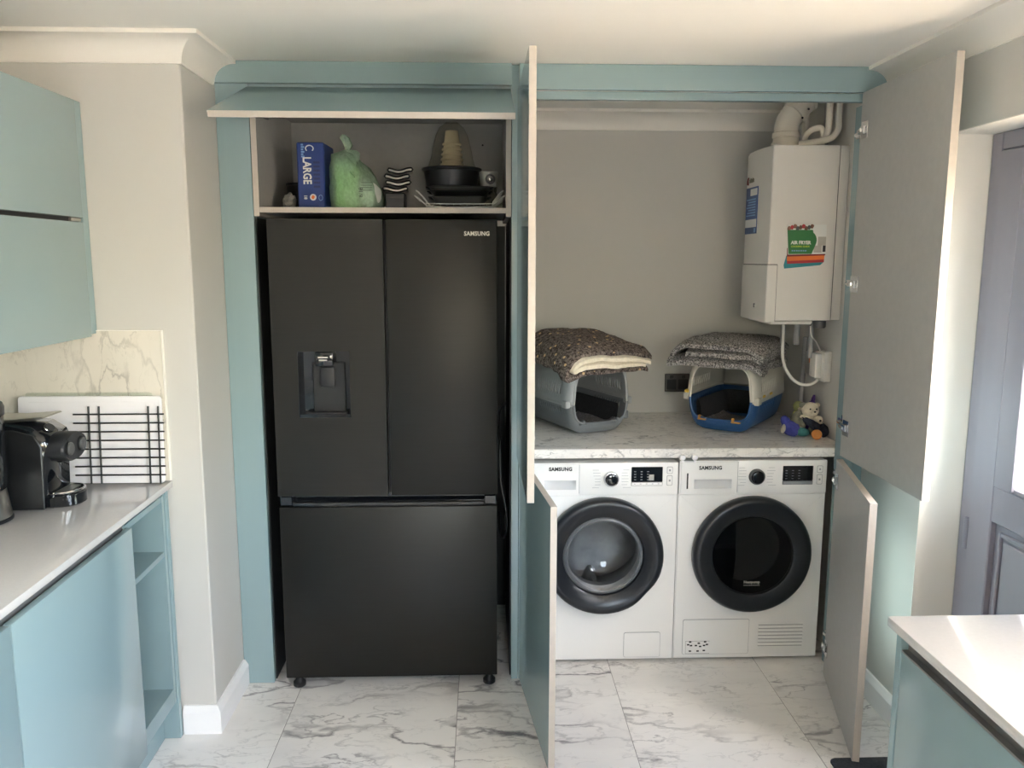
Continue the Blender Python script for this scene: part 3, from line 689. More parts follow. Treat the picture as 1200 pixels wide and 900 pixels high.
        dr = MB().lathe([(.178, y0 + .03), (.150, y0 + .045), (.148, y0 + .075), (.236, y0 + .09), (.24, y0 + .36), (.10, y0 + .40), (0, y0 + .40)], 48, 'y', (ccx, 0, cz), 0, close=False)
        for k in range(3):
            a = k * 2 * PI / 3 + .5
            dr.prism([(.24 * math.cos(a - .14), .24 * math.sin(a - .14)), (.185 * math.cos(a - .04), .185 * math.sin(a - .04)), (.185 * math.cos(a + .04), .185 * math.sin(a + .04)), (.24 * math.cos(a + .14), .24 * math.sin(a + .14))], y0 + .11, y0 + .36, 'y', 0, Matrix.Translation((ccx, 0, cz)))
        obj('drum', dr, 'drum', t)
    else:
        obj('smoked_glass', MB().lathe([(gr, y0 - .030), (gr - .003, y0 - .034), (gr * .5, y0 - .036), (0, y0 - .0365)], 64, 'y', (ccx, 0, cz), 0, close=False), 'glassk', do)
        inn = MB().lathe([(gr - .001, y0 - .028), (gr - .012, y0 + .0), (gr - .02, y0 + .06), (gr - .05, y0 + .07), (0, y0 + .072)], 48, 'y', (ccx, 0, cz), 0, close=False)
        inn.tube([(ccx + .15 * math.cos(a), y0 + .03, cz + .12 + .20 * math.sin(a) - .14) for a in [PI * .55 + i * .12 for i in range(8)]], .006, 6, 1)
        obj('door_liner', inn, ['tin2', 'grater'], do)
        text('lettering', 'Heatpump', .0155, (ccx, y0 - .0372, cz - .110), RX, 'silver', do, bold=.0004)
        bars(do, 'silver', [(ccx - .032 + .0075 * i, ccx - .028 + .0075 * i, cz - .125, cz - .121, y0 - .0366) for i in range(9)])
    # bottom: flaps and grille
    yb0 = y0 + .0005
    def outline(xa, xb, za, zb, nm, rad=.008):
        m = MB(); m.prism(rrect(xa, xb, za, zb, rad, 3), yb0 - .0008, yb0 + .002, 'y', 1); m.prism(rrect(xa + .0013, xb - .0013, za + .0013, zb - .0013, rad - .001, 3), yb0 - .0016, yb0 + .001, 'y', 0)
        return obj(nm, m, ['appl', 'applg'], t)
    if kind == 'w': outline(x0 + .394, x0 + .545, .022, .130, 'filter_flap')
    else:
        ff = outline(x0 + .036, x0 + .312, .030, .182, 'filter_flap')
        lb = MB()
        for i, (ax, az) in enumerate(((0, .034), (.008, .046), (.012, .030), (.032, .030), (.044, .040), (.050, .026), (.066, .030), (.070, .046), (.078, .034), (.008, .006), (.040, .006), (.066, .008))):
            lb.box(x0 + .056 + ax, x0 + .056 + ax + .010, yb0 - .0024, yb0 - .0014, .036 + az, .036 + az + .006)
        lb.prism([(x0 + .050, .034), (x0 + .150, .034), (x0 + .150, .0346), (x0 + .0506, .0346), (x0 + .0506, .088), (x0 + .150, .088), (x0 + .150, .0886), (x0 + .050, .0886)], yb0 - .0024, yb0 - .0014, 'y')
        part_label(obj('care_diagram', lb, 'dkline', ff), 'small black printed diagram')
        gz = MB()
        for i in range(7): gz.box(x0 + .352, x0 + .536, yb0 - .0005, yb0 - .0001 + .002, .062 + .0152 * i, .0650 + .0152 * i, 1); gz.box(x0 + .350, x0 + .538, yb0 - .003, yb0 + .001, .0652 + .0152 * i, .0700 + .0152 * i, 0, .001)
        obj('vent_grille', gz, ['appl', 'applg'], t)
    for xx in (x0 + .05, x1 - .05):
        for yy in (y0 + .06, .64): obj('foot', MB().lathe([(.018, 0), (.020, .003), (.020, .009), (.010, .0125)], 12, 'z', (xx, yy, 0)), 'black', t)
    return t
machine('w', .1775, 'white washing machine with a clear glass porthole, left of the two machines')
machine('d', .7785, 'white tumble dryer with a smoked dark porthole, right of the two machines')

# ================================================================== BOILER
bo = thing('boiler', 'white wall-hung gas boiler high at the right of the open cupboard', 'boiler', (1.3, .45, 1.39))
bxf, bxr, by0, by1, bz0, bz1 = 1.150, 1.417, .272, .635, 1.397, 2.093
front = [(bxf + .004, by0), (bxf, by0 + .004), (bxf - .010, by0 + .10), (bxf - .012, by0 + .18), (bxf - .008, by0 + .27), (bxf + .012, by1 - .012), (bxf + .022, by1)]
obj('casing', MB().prism(front + [(bxr, by1), (bxr, by0)], bz0 + .001, bz1, 'z', 0, bev=.003), 'boiler', bo)
obj('rear_frame', MB().box(bxr + .002, XR - .002, by0 + .002, by1, bz0 + .003, bz1 - .001, 0, .002), 'boiler', bo)
off = [(x - .004, y - (.004 if y < by0 + .01 else 0)) for x, y in front]
off[0] = (bxf + .036, by0 - .004); off.insert(1, (bxf - .0005, by0 - .004)); off[2] = (bxf - .004, by0)
cf = MB().prism(off + [(bxf + .05, by1 - .02), (bxf + .036, by0 + .01)], bz0 - .004, 1.622, 'z', 0, bev=.002)
cfo = obj('control_flap', cf, 'boiler', bo)
obj('flap_gap', MB().prism([(x - .0006, y - (.0006 if y < by0 + .01 else 0)) for x, y in front] + [(bxf + .05, by1 - .02), (bxf + .038, by0 - .0006)], 1.6225, 1.6255, 'z'), 'dkline', bo)
obj('flap_gap', MB().box(bxf + .0368, bxf + .0385, by0 - .0014, by0 + .001, bz0 - .002, 1.6225), 'dkline', bo)
obj('casing_seam', MB().box(bxr - .0005, bxr + .0026, by0 + .0008, by0 + .01, bz0 + .004, bz1 - .002), 'dkline', bo)
obj('indicator', MB().lathe([(.008, 0), (.008, -.003), (0, -.004)], 12, 'x', (bxf - .0145, .37, 1.455), 0).box(bxf - .019, bxf - .015, .366, .374, 1.447, 1.463, 1), ['boiler', 'dkline'], cfo)
obj('drip_tray', MB().box(bxf + .03, bxr - .06, by0 + .03, by1 - .05, bz0 - .018, bz0 + .0005, 0, .006), 'boiler', bo)
# energy label and maker's mark on the front (facing -X)
lx = bxf - .0125
lb = MB().box(lx - .001, lx + .004, .400, .545, 1.752, 1.945, 0).box(lx - .0016, lx, .405, .490, 1.910, 1.938, 1).box(lx - .0016, lx, .402, .543, 1.779, 1.812, 1)
for i in range(7): lb.box(lx - .0016, lx, .42, .535 - .012 * (i % 3), 1.826 + .011 * i, 1.831 + .011 * i, 2)
lb.box(lx - .0016, lx, .41, .43, 1.757, 1.774, 2)
part_label(obj('label_sticker', lb, ['blue_lab', 'white_lab', 'ltblue'], bo), 'blue and white printed sticker')
mk = MB().prism([(.530, 1.958), (.545, 1.962), (.540, 1.984), (.530, 1.990), (.536, 1.976)], lx - .0012, lx + .003, 'x')
part_label(obj('emblem', mk, 'darkred', bo), 'small dark red swoosh mark')
pb = MB()
for i in range(5): pb.box(lx - .0008, lx + .003, .455 + .013 * i, .464 + .013 * i, 1.966, 1.980 + .004 * (i % 2))
pbo = obj('printing', pb, 'plush_g', bo); pbo['kind'] = 'stuff'
# flue and pipes
fl_ = MB().lathe([(.058, 0), (.058, .012), (.052, .016), (.052, .055), (.056, .058), (.056, .075), (.052, .078)], 28, 'z', (1.272, .48, bz1), 0, close=False)
el = [(1.272, .48, bz1 + .075), (1.272, .48, bz1 + .098), (1.279, .481, bz1 + .126), (1.298, .483, bz1 + .152), (1.330, .487, bz1 + .186), (1.356, .49, bz1 + .214)]
fl_.tube(el, .050, 28); fl_.tube([el[3], Vector(el[3]).lerp(Vector(el[4]), .5)], .055, 28); fl_.tube([Vector(el[4]).lerp(Vector(el[5]), .6), Vector(el[5])], .055, 28)
fl_.tube([(1.228, .44, bz1 + .02), (1.195, .42, bz1 + .02)], .008, 8)
for q in ((1.345, .435, bz1 + .165), (1.32, .433, bz1 + .13)): fl_.blob(q, (.005, .005, .005), 1, 0, 1, 1)
part_label(obj('flue', fl_, ['pipe', 'dkline'], bo), 'white elbowed flue pipe')
PZ = H - .003
for pts, r, m_ in (
    ([(1.300, .40, 2.112), (1.360, .36, 2.118), (1.405, .335, 2.130), (1.425, .325, 2.16), (1.427, .325, 2.20), (1.427, .325, PZ)], .013, 'pipe'),
    ([(1.396, .345, PZ), (1.396, .345, 2.22), (1.394, .35, 2.15), (1.380, .40, 2.105)], .013, 'pipe'),
    ([(1.335, .44, 2.105), (1.330, .42, 2.145), (1.345, .39, 2.168), (1.372, .37, 2.172), (1.384, .37, 2.15), (1.384, .38, 2.10)], .012, 'pipe'),
    ([(1.36, .50, PZ), (1.36, .50, 2.20), (1.355, .50, 2.10)], .014, 'pipe'),
    ([(1.425, .44, PZ), (1.425, .44, 2.10)], .011, 'pipeg')):
    obj('pipe', MB().tube(smooth_path(pts, 5), r, 10), m_, bo)
under = MB()
for (x, y, r, zz) in ((1.395, .40, .011, 1.23), (1.355, .46, .013, 1.28), (1.31, .50, .011, 1.25)): under.tube([(x, y, bz0 + .004), (x, y, zz)], r, 10)
obj('pipe', under, 'pipeg', bo)
vl = MB().lathe([(.022, 0), (.026, .006), (.026, .03), (.014, .036)], 14, 'z', (1.400, .335, bz0 - .034), 0); vl.tube([(1.37, .345, bz0 - .02), (1.335, .35, bz0 - .012)], .008, 8)
part_label(obj('valve', vl, 'tin2', bo), 'dark round valve under the casing')
wst = smooth_path([(1.452, .60, 1.30), (1.45, .60, 1.15), (1.445, .60, 1.02), (1.44, .58, .93), (1.42, .56, .905)], 5)
tag(obj('waste_pipe', MB().tube(wst, .012, 8), 'pipeg'), 'grey waste pipe on the wall below the boiler', 'pipe')
# wiring
fs = thing('fused_spur', 'white plastic wiring box on the wall below the boiler', 'switch', (XR, .38, 1.13))
obj('box', MB().box(XR - .034, XR - .0012, .325, .425, 1.135, 1.262, 0, .004, 2), 'box_white', fs)
obj('cover', MB().box(XR - .062, XR - .0345, .345, .410, 1.150, 1.252, 0, .004, 2), 'box_white', fs)
jb = thing('junction_box', 'flat grey wiring box behind the white one below the boiler', 'switch', (XR, .52, 1.13))
obj('box', MB().box(XR - .020, XR - .0012, .445, .560, 1.14, 1.245, 0, .003), 'box_grey', jb)
obj('neon', MB().box(XR - .023, XR - .0205, .50, .51, 1.195, 1.215), 'orange', jb)
wcab = smooth_path([(1.285, .44, bz0 - .010), (1.290, .44, 1.34), (1.282, .42, 1.26), (1.285, .40, 1.20), (1.308, .38, 1.150), (1.345, .37, 1.122), (1.385, .37, 1.118), (1.410, .37, 1.128), (1.424, .375, 1.1395)], 6)
tag(obj('power_cable', MB().tube(wcab, .0065, 8), 'box_white'), 'white flex looping from the boiler to the white wiring box', 'cable')
tag(obj('sensor_wire', MB().tube(smooth_path([(1.375, .37, bz0 + .0), (1.385, .375, 1.33), (1.41, .38, 1.30), (1.43, .38, 1.2625)], 5), .003, 6), 'box_white'), 'thin white wire above the white wiring box', 'cable')
# recipe booklet held on the boiler side
rb = thing('recipe_booklet', 'air fryer guide booklet with coloured page edges stuck on the boiler side', 'booklet', (1.295, by0, 1.6))
Y = by0 - .0012
pg = MB()
def quad(m, pts, ya, yb, mi): m.prism(pts, ya, yb, 'y', mi)
quad(pg, [(1.216, 1.608), (1.362, 1.622), (1.374, 1.633), (1.374, 1.66), (1.222, 1.66), (1.213, 1.622)], Y - .001, Y + .001, 0)
obj('back_page', pg, 'tealp', rb)
quad_o = MB(); quad(quad_o, [(1.226, 1.627), (1.376, 1.634), (1.377, 1.66), (1.224, 1.66)], Y - .002, Y - .001, 0); obj('page', quad_o, 'red', rb)
q3 = MB(); quad(q3, [(1.224, 1.638), (1.376, 1.645), (1.377, 1.67), (1.223, 1.67)], Y - .003, Y - .002, 0); obj('page', q3, 'orange', rb)
q4 = MB(); quad(q4, [(1.223, 1.656), (1.379, 1.661), (1.379, 1.69), (1.222, 1.69)], Y - .004, Y - .003, 0); obj('page', q4, 'darkred', rb)
cv = MB(); quad(cv, [(1.226, 1.664), (1.380, 1.667), (1.378, 1.783), (1.219, 1.783)], Y - .006, Y - .004, 0); cvo = obj('cover', cv, 'white_lab', rb)
gp = MB(); quad(gp, [(1.228, 1.666), (1.322, 1.667)] + arc((1.30, 1.72), .040, -.5, .9, 6) + [(1.322, 1.762), (1.219, 1.762)], Y - .0068, Y - .006, 0)
obj('cover_print', gp, 'green', cvo)
for i in range(9):
    m_ = ('brown', 'red', 'brown', 'tin2')[i % 4]; xx = 1.226 + .0115 * i
    pm = MB(); pm.blob((xx, Y - .0066, 1.768 + .004 * ((i * 7) % 3)), (.008, .0008, .009), 2, .3, 20); obj('cover_print', pm, m_, cvo)
pp = MB().box(1.345, 1.378, Y - .0066, Y - .006, 1.70, 1.735).box(1.330, 1.362, Y - .0067, Y - .006, 1.672, 1.70); obj('cover_print', pp, 'grey_print', cvo)
obj('cover_print', MB().box(1.366, 1.378, Y - .0067, Y - .006, 1.675, 1.70), 'dkline', cvo)
text('lettering', 'AIR FRYER', .0185, (1.276, Y - .0070, 1.711), RX, 'white_lab', cvo, bold=.0008, sx=.95)
text('lettering', 'COOKING GUIDE', .0095, (1.274, Y - .0070, 1.696), RX, 'lime', cvo, bold=.0002)
bars(cvo, 'ltblue', [(1.240 + .009 * i, 1.246 + .009 * i, 1.677, 1.682, Y - .0068) for i in range(7)])

# ================================================================== THINGS ON THE LAUNDRY WORKTOP
WZ = .9005
def carrier(name, label, loc, rotz, up_m, lo_m, wst=.135, L=.45, Wd=.30, Hh=.295, clips=None, light_rim=None):
    t = thing(name, label, 'pet carrier', loc, rotz)
    # cross-section: superellipse of half-width a(z); rings along local +y, front opening at y = 0
    def ringpt(th, half, k, sc):          # th 0..pi, half 'u'/'l'
        e = .42
        c, s_ = math.cos(th), math.sin(th)
        x = math.copysign(abs(c) ** e, c) * Wd / 2; z = abs(s_) ** e
        x *= (1 - .10 * z) if half == 'u' else (1 - .16 * z)
        z = wst + z * (Hh - wst) if half == 'u' else wst - z * (wst - .004)
        zc = wst + .01
        if half == 'l' and sc < 1: return x * (sc + (1 - sc) * .55 * (wst - z) / wst), wst - (wst - z) * (1 - (1 - sc) * 2.6)
        return x * sc, (zc + (z - zc) * sc) if half == 'u' else z
    ys = [0, .012, .03, .06]; sl0, slw = .075, .0085; y = sl0; slots = set()
    for k in range(11):
        slots.add(len(ys)); ys += [y, y + slw] if False else [y]; ys.append(y + slw); y += .019
    ys += [y + .01, L - .05, L - .02, L]
    ys2 = []; 
    for v in ys:
        if not ys2 or v > ys2[-1] + 1e-5: ys2.append(v)
    slotset = {i for i in range(len(ys2) - 1) if any(abs(ys2[i] - (sl0 + .019 * k)) < 1e-4 for k in range(11))}
    def sc_at(v):
        if v < .03: return .86 + .14 * math.sin(v / .03 * PI / 2)
        if v > L - .05: return 1 - .10 * ((v - L + .05) / .05) ** 2
        return 1
    n = 40
    for half, nm, m_ in (('u', 'upper_shell', up_m), ('l', 'lower_shell', lo_m)):
        mb = MB(); fr_ = [0, .10, .21, .30, .44, .58, .68, .78, .87, .94, .98] if half == 'u' else [0, .07, .14, .28, .42, .56, .70, .82, .91, .97]
        q_ = [math.asin(f ** (1 / .42)) for f in fr_]; last_ = q_[-1]; q_ += [last_ + (PI / 2 - last_) * k / 8 for k in range(1, 9)]
        ths = q_ + [PI - v for v in q_[-2::-1]]
        zlist = [ringpt(th, half, 0, 1)[1] for th in ths]
        grid = [[(lambda p: (p[0], v, p[1]))(ringpt(th, half, 0, sc_at(v))) for th in ths] for v in ys2]
        zr = (wst + .03, wst + .085) if half == 'u' else (wst - .055, wst - .018)
        def skip(i, j):
            if i not in slotset: return False
            za, zb = zlist[j], zlist[j + 1]; side = abs(ringpt((ths[j] + ths[j + 1]) / 2, half, 0, 1)[0]) > Wd * .36
            return side and min(za, zb) >= zr[0] and max(za, zb) <= zr[1]
        # denser rows where the side walls are, so that the slots have clean ends
        zcuts = [0] 
        mb.sheet(grid, 0, skip)
        back = grid[-1]; mb.bm.faces.new([mb.bm.verts.new(p) for p in back])
        o = obj(nm, mb, m_, t, local=True, angle=40)
        md = o.modifiers.new('shell', 'SOLIDIFY'); md.thickness = .0045; md.offset = -1
    # waist rim
    rim = MB(); per = []
    for v in (0, .012, .03, .06, L * .5, L - .05, L - .02, L): per.append((-Wd / 2 * sc_at(v) - .003, v))
    path = per + [(-a, b) for a, b in reversed(per)]
    pv_ = [Vector((a, b - (.0 if b > 0 else 0), wst)) for a, b in path]
    for dz in (-.006, .006):
        rows = []
    inner = [Vector((p.x * .965, p.y, wst)) for p in pv_]
    for A, B, c, d in zip(pv_, pv_[1:], inner, inner[1:]):
        q = [rim.bm.verts.new((p.x, p.y, wst + z)) for z in (-.007, .007) for p in (A, B, d, c)]
        for ix in ((0, 1, 2, 3), (7, 6, 5, 4), (0, 4, 5, 1), (1, 5, 6, 2), (2, 6, 7, 3), (3, 7, 4, 0)): rim.bm.faces.new([q[i] for i in ix])
    bmesh.ops.recalc_face_normals(rim.bm, faces=rim.bm.faces)
    obj('waist_rim', rim, light_rim or up_m, t, local=True)
    # door frame round the opening
    for half, m_ in (('u', up_m), ('l', lo_m)):
        pts = []
        for j in range(49):
            p = ringpt(PI / 2 - math.copysign(abs(1 - j / 24) ** .5, 1 - j / 24) * PI / 2 if False else PI * j / 48, half, 0, .862); p = Vector((p[0], -.002, p[1]))
            if not pts or (p - pts[-1]).length > .003: pts.append(p)
        obj('opening_frame', MB().tube(pts, .0055, 6), m_, t, local=True)
    for sx in (-1, 1): obj('side_clip', MB().box(sx * Wd / 2 - .013, sx * Wd / 2 + .010, .004, .045, wst - .014, wst + .018, 0, .004), up_m if clips else 'cgreyl', t, local=True)
    if clips:
        for (cx_, cy_, cz_) in ((-Wd / 2 + .004, .006, wst + .02), (Wd / 2 - .004, .08, wst + .012), (Wd / 2 - .004, .18, wst + .012)):
            obj('side_clip', MB().box(cx_ - .012, cx_ + .010, cy_ - .004, cy_ + .034, cz_ - .004, cz_ + .010, 0, .004), 'yellow', t, local=True)
        for sx in (-1, 1): obj('hinge_peg', MB().box(sx * .075 - .022, sx * .075 + .018, -.010, .012, .048, .056, 0, .003).box(sx * .075 - .02 , sx * .075 - .008, -.010, .006, .054, .070, 0, .003), 'amber', t, local=True)
    else:
        for sx in (-1, 1): obj('hinge_peg', MB().box(sx * .085 - .018, sx * .085 + .018, -.012, .010, .046, .054, 0, .003).box(sx * .085 - .006, sx * .085 + .006, -.010, .006, .052, .068, 0, .003), 'cgrey', t, local=True)
        obj('hinge_peg', MB().box(Wd / 2 - .016, Wd / 2 + .012, .03, .06, .05, .085, 0, .004), 'cgrey', t, local=True)
    return t
c1 = carrier('pet_carrier', 'two-tone grey plastic pet carrier, its front open, left on the worktop', (.500, .405, WZ), math.radians(24), 'cgreyl', 'cgrey', .135, .46, .31, .318)
c2 = carrier('pet_carrier', 'blue and cream plastic pet carrier, its front open, below the boiler', (1.022, .425, WZ), math.radians(-36), 'ccream', 'cblue', .145, .44, .315, .318, clips=True)
def bed(root, label, w_, l_):
    o = MB(); Rm = WM[root]; n = 14; rows = []
    for i in range(n + 1):
        v = .035 + (l_ - .05) * i / n
        rows.append([(w_ * (j / n - .5), v, .020 + .022 * (abs(j / n - .5) * 2) ** 3 + .020 * math.exp(-((v - .04) / .03) ** 2) + .006 * noise.noise(Vector((j * .4, i * .4, l_)))) for j in range(n + 1)])
    rows2 = [[(a, b, .012) for a, b, c in r] for r in rows]
    o.sheet(rows); o.sheet(rows2)
    for k in range(n):
        for (i0, j0, i1, j1) in ((0, k, 0, k + 1), (n, k, n, k + 1), (k, 0, k + 1, 0), (k, n, k + 1, n)):
            o.bm.faces.new([o.bm.verts.new(p) for p in (rows[i0][j0], rows[i1][j1], rows2[i1][j1], rows2[i0][j0])])
    bmesh.ops.transform(o.bm, matrix=Rm, verts=o.bm.verts); bmesh.ops.remove_doubles(o.bm, verts=o.bm.verts, dist=.0005); bmesh.ops.recalc_face_normals(o.bm, faces=o.bm.faces)
    return tag(obj('pet_bed', o, 'bedg'), label, 'cushion')
bed(c1, 'grey fleece pad lying inside the grey pet carrier', .20, .36)
bed(c2, 'grey fleece pad lying inside the blue and cream pet carrier', .20, .34)
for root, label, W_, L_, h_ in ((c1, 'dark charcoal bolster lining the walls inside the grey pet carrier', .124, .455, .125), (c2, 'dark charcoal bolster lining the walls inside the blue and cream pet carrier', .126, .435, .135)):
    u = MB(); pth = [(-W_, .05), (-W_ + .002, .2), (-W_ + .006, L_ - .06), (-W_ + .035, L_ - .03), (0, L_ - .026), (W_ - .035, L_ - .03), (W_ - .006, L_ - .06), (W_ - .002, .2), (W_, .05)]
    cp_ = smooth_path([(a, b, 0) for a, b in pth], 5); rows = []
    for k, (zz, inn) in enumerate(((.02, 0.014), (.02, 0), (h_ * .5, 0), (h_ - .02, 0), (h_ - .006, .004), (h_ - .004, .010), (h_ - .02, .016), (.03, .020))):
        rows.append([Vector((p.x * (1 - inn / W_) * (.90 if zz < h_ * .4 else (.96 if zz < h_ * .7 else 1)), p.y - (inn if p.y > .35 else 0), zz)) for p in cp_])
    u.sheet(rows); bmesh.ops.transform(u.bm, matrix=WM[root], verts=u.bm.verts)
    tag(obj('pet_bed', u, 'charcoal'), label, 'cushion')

def folded(root_m, path, thick, depth, y_off, droop, seed, mat_, amp=.006, yskew=0, dens=70):
    """cloth ribbon folded along a 2-D path (x, z) and extruded along local y"""
    P = smooth_path([(a, 0, b) for a, b in path], 8); n = len(P); m = MB(); ny = 26
    nor = []
    for i in range(n):
        t = (P[min(i + 1, n - 1)] - P[max(i - 1, 0)]).normalized(); nor.append(Vector((-t.z, 0, t.x)))
    loop = [P[i] + nor[i] * thick / 2 for i in range(n)] + [P[i] - nor[i] * thick / 2 for i in range(n - 1, -1, -1)]
    rings = []
    for k in range(ny + 1):
        v = k / ny; edge = min(v, 1 - v) * ny; sc = 1 - .35 * max(0, 1 - edge / 1.5) ** 2
        ring = []
        for i, p in enumerate(loop):
            c = P[i if i < n else 2 * n - 1 - i]; q = c + (p - c) * sc
            yy = y_off + depth * v + yskew * q.x
            q = Vector((q.x, yy, q.z)); nn = noise.noise_vector(q * 14 + Vector((seed, 0, 0))) * amp + noise.noise_vector(q * 60 + Vector((seed, 3, 0))) * amp * .35
            q += Vector((nn.x, nn.y, nn.z)); q.z += droop(q.x, q.y)
            ring.append(m.bm.verts.new(q))
        rings.append(ring)
    k = len(loop)
    for A, B in zip(rings, rings[1:]):
        for i in range(k): m.bm.faces.new((A[i], A[(i + 1) % k], B[(i + 1) % k], B[i]))
    for R_ in (rings[0], rings[-1]):
        for i in range(n - 1): m.bm.faces.new((R_[i], R_[i + 1], R_[k - 2 - i], R_[k - 1 - i]))
    bmesh.ops.recalc_face_normals(m.bm, faces=m.bm.faces)
    bmesh.ops.transform(m.bm, matrix=root_m, verts=m.bm.verts)
    return m
# blanket on the blue carrier: folded in four, round folds on the left
t2 = thing('folded_blanket', 'black and white speckled fleece blanket folded on the blue pet carrier', 'blanket', tuple(c2.location + Vector((0, 0, .310))), c2.rotation_euler.z)
dr2 = lambda x, y: -.055 * max(0, (x - .13) / .10) ** 1.5 - .03 * max(0, (-.135 - x) / .08) ** 2 - .02 * max(0, (.04 - y) / .08)
z0_ = .013
p2a = [(.19, z0_), (.05, z0_), (-.12, z0_), (-.190, z0_ + .006), (-.222, z0_ + .036), (-.190, z0_ + .066), (-.10, z0_ + .070), (.05, z0_ + .068), (.19, z0_ + .060)]
p2b = [(.18, z0_ + .031), (.05, z0_ + .033), (-.10, z0_ + .034), (-.150, z0_ + .035)]
obj('fleece', folded(WM[t2], p2a, .030, .38, -.045, dr2, 3, 'bl2', .008), 'bl2', t2)
obj('fleece', folded(WM[t2], p2b, .028, .36, -.035, dr2, 8, 'bl2', .006), 'bl2', t2)
t1 = thing('folded_blanket', 'brown patterned fleece blanket with cream lining folded on the grey pet carrier', 'blanket', tuple(c1.location + Vector((0, 0, .308))), c1.rotation_euler.z)
dr1 = lambda x, y: -.06 * max(0, (-.11 - x) / .10) ** 1.6 - .03 * max(0, (.03 - y) / .07) ** 1.0 - .02 * max(0, (x - .15) / .09) ** 1.3 + .03 * min(1, max(0, (y - .05) / .25))
q1 = [(.205, .008), (.08, .008), (-.08, .008), (-.165, .014), (-.198, .042), (-.165, .074), (-.06, .082), (.08, .080), (.225, .066)]
q1b = [(.188, .031), (.06, .031), (-.08, .032), (-.150, .036), (-.166, .043), (-.150, .054), (-.05, .059), (.06, .058), (.212, .047)]
obj('fleece', folded(WM[t1], q1, .022, .40, -.055, dr1, 5, 'bl1', .008), 'bl1', t1)
part_label(obj('lining', folded(WM[t1], q1b, .022, .39, -.062, dr1, 5, 'sherpa', .007), 'sherpa', t1), 'cream sherpa lining')
# wire door of a carrier leaning behind the open door
wd_ = MB(); Rw = Matrix.Translation((.212, .300, WZ + .002)) @ Matrix.Rotation(math.radians(12), 4, 'Z') @ Matrix.Rotation(math.radians(-9), 4, 'Y')
wd_.tube([(0, 0, .004), (0, .20, .004), (0, .20, .19), (0, 0, .19)], .003, 6, 0, Rw, closed=True)
for i in range(1, 8): wd_.tube([(0, .025 * i, .004), (0, .025 * i, .19)], .0018, 6, 0, Rw)
for i in range(1, 3): wd_.tube([(0, 0, .063 * i), (0, .20, .063 * i)], .0018, 6, 0, Rw)
tag(obj('carrier_door', wd_, 'wire'), 'wire grid door leaning left of the grey pet carrier', 'wire door')
# socket on the back wall
so = thing('wall_socket', 'dark metal double socket on the grey back wall between the carriers', 'socket', (.94, YB, 1.05))
obj('plate', MB().box(.888, 1.010, YB - .009, YB - .001, 1.003, 1.092, 0, .003), 'sock', so)
for xx in (.920, .978):
    obj('insert', MB().box(xx - .024, xx + .024, YB - .0115, YB - .0092, 1.014, 1.064, 0, .002), 'black', so)
    obj('switch', MB().box(xx - .009, xx + .009, YB - .014, YB - .0093, 1.068, 1.084, 0, .002), 'black', so)

# soft toys in the corner
def toy(name, label, loc, parts, cat='soft toy', rotz=0):
    t = thing(name, label, cat, loc, rotz)
    for nm, c, r, m_, rot, amp in parts:
        X = Matrix.Rotation(rot[0], 4, 'X') @ Matrix.Rotation(rot[1], 4, 'Y') @ Matrix.Rotation(rot[2], 4, 'Z')
        obj(nm, MB().blob(c, r, 3, amp, 14, 0, X, seed=len(nm)), m_, t, local=True)
    return t
toy('soft_toy', 'cream-headed soft toy with a grey body, sitting on top of the toy pile', (1.388, .40, WZ), [
    ('body', (-.028, .0, .052), (.034, .042, .05), 'plush_g', (0, .3, 0), .1), ('head', (.008, -.032, .108), (.036, .034, .034), 'plush_w', (0, 0, 0), .05),
    ('muzzle', (.010, -.066, .104), (.015, .012, .013), 'plush_w', (0, 0, 0), .05), ('nose', (.010, -.078, .108), (.005, .004, .004), 'dkline', (0, 0, 0), 0),
    ('eye', (-.004, -.063, .117), (.0035, .003, .0035), 'dkline', (0, 0, 0), 0), ('eye', (.023, -.063, .117), (.0035, .003, .0035), 'dkline', (0, 0, 0), 0),
    ('ear', (-.026, -.028, .130), (.014, .008, .012), 'plush_g', (0, -.4, 0), .05), ('ear', (.040, -.026, .128), (.012, .008, .011), 'plush_w', (0, .4, 0), .05),
    ('collar', (.004, -.026, .078), (.040, .030, .014), 'plush_w', (0, 0, 0), .2), ('leg', (-.040, -.05, .022), (.018, .032, .020), 'plush_g', (0, 0, .3), .1), ('leg', (.014, -.052, .022), (.018, .030, .019), 'plush_g', (0, 0, -.3), .1)])
toy('soft_toy', 'dark blue and teal soft toy slumped at the left of the toy pile', (1.306, .345, WZ), [
    ('body', (0, 0, .033), (.042, .036, .032), 'plush_b', (0, .5, 0), .15), ('tail', (-.020, .005, .060), (.020, .020, .030), 'plush_b', (0, -.5, 0), .1), ('belly', (.045, -.010, .020), (.034, .028, .019), 'plush_t', (0, .1, 0), .1), ('fin', (-.036, -.014, .034), (.008, .014, .020), 'plush_w', (0, .2, 0), .1)])
toy('soft_toy', 'dark striped soft toy draped across the front of the toy pile', (1.400, .315, WZ), [
    ('body', (0, 0, .050), (.072, .018, .016), 'plush_k', (0, .5, .1), .25), ('body', (-.022, -.004, .058), (.040, .016, .012), 'plush_k', (0, .8, .1), .2), ('tail', (.034, -.004, .030), (.022, .014, .030), 'plush_k', (0, -.4, 0), .2)])
toy('toy_ball', 'orange ridged ball at the front of the toy pile', (1.390, .272, WZ), [
    ('ball', (0, 0, .0215), (.0215, .0215, .0215), 'ball', (0, 0, 0), .02)] + [('ridge', (0, 0, .0215 + .009 * k), (.0222 * math.sqrt(max(.02, 1 - (k * .42) ** 2)), .0222 * math.sqrt(max(.02, 1 - (k * .42) ** 2)), .0022), 'ball', (0, 0, 0), 0) for k in (-1, 0, 1)], 'ball')
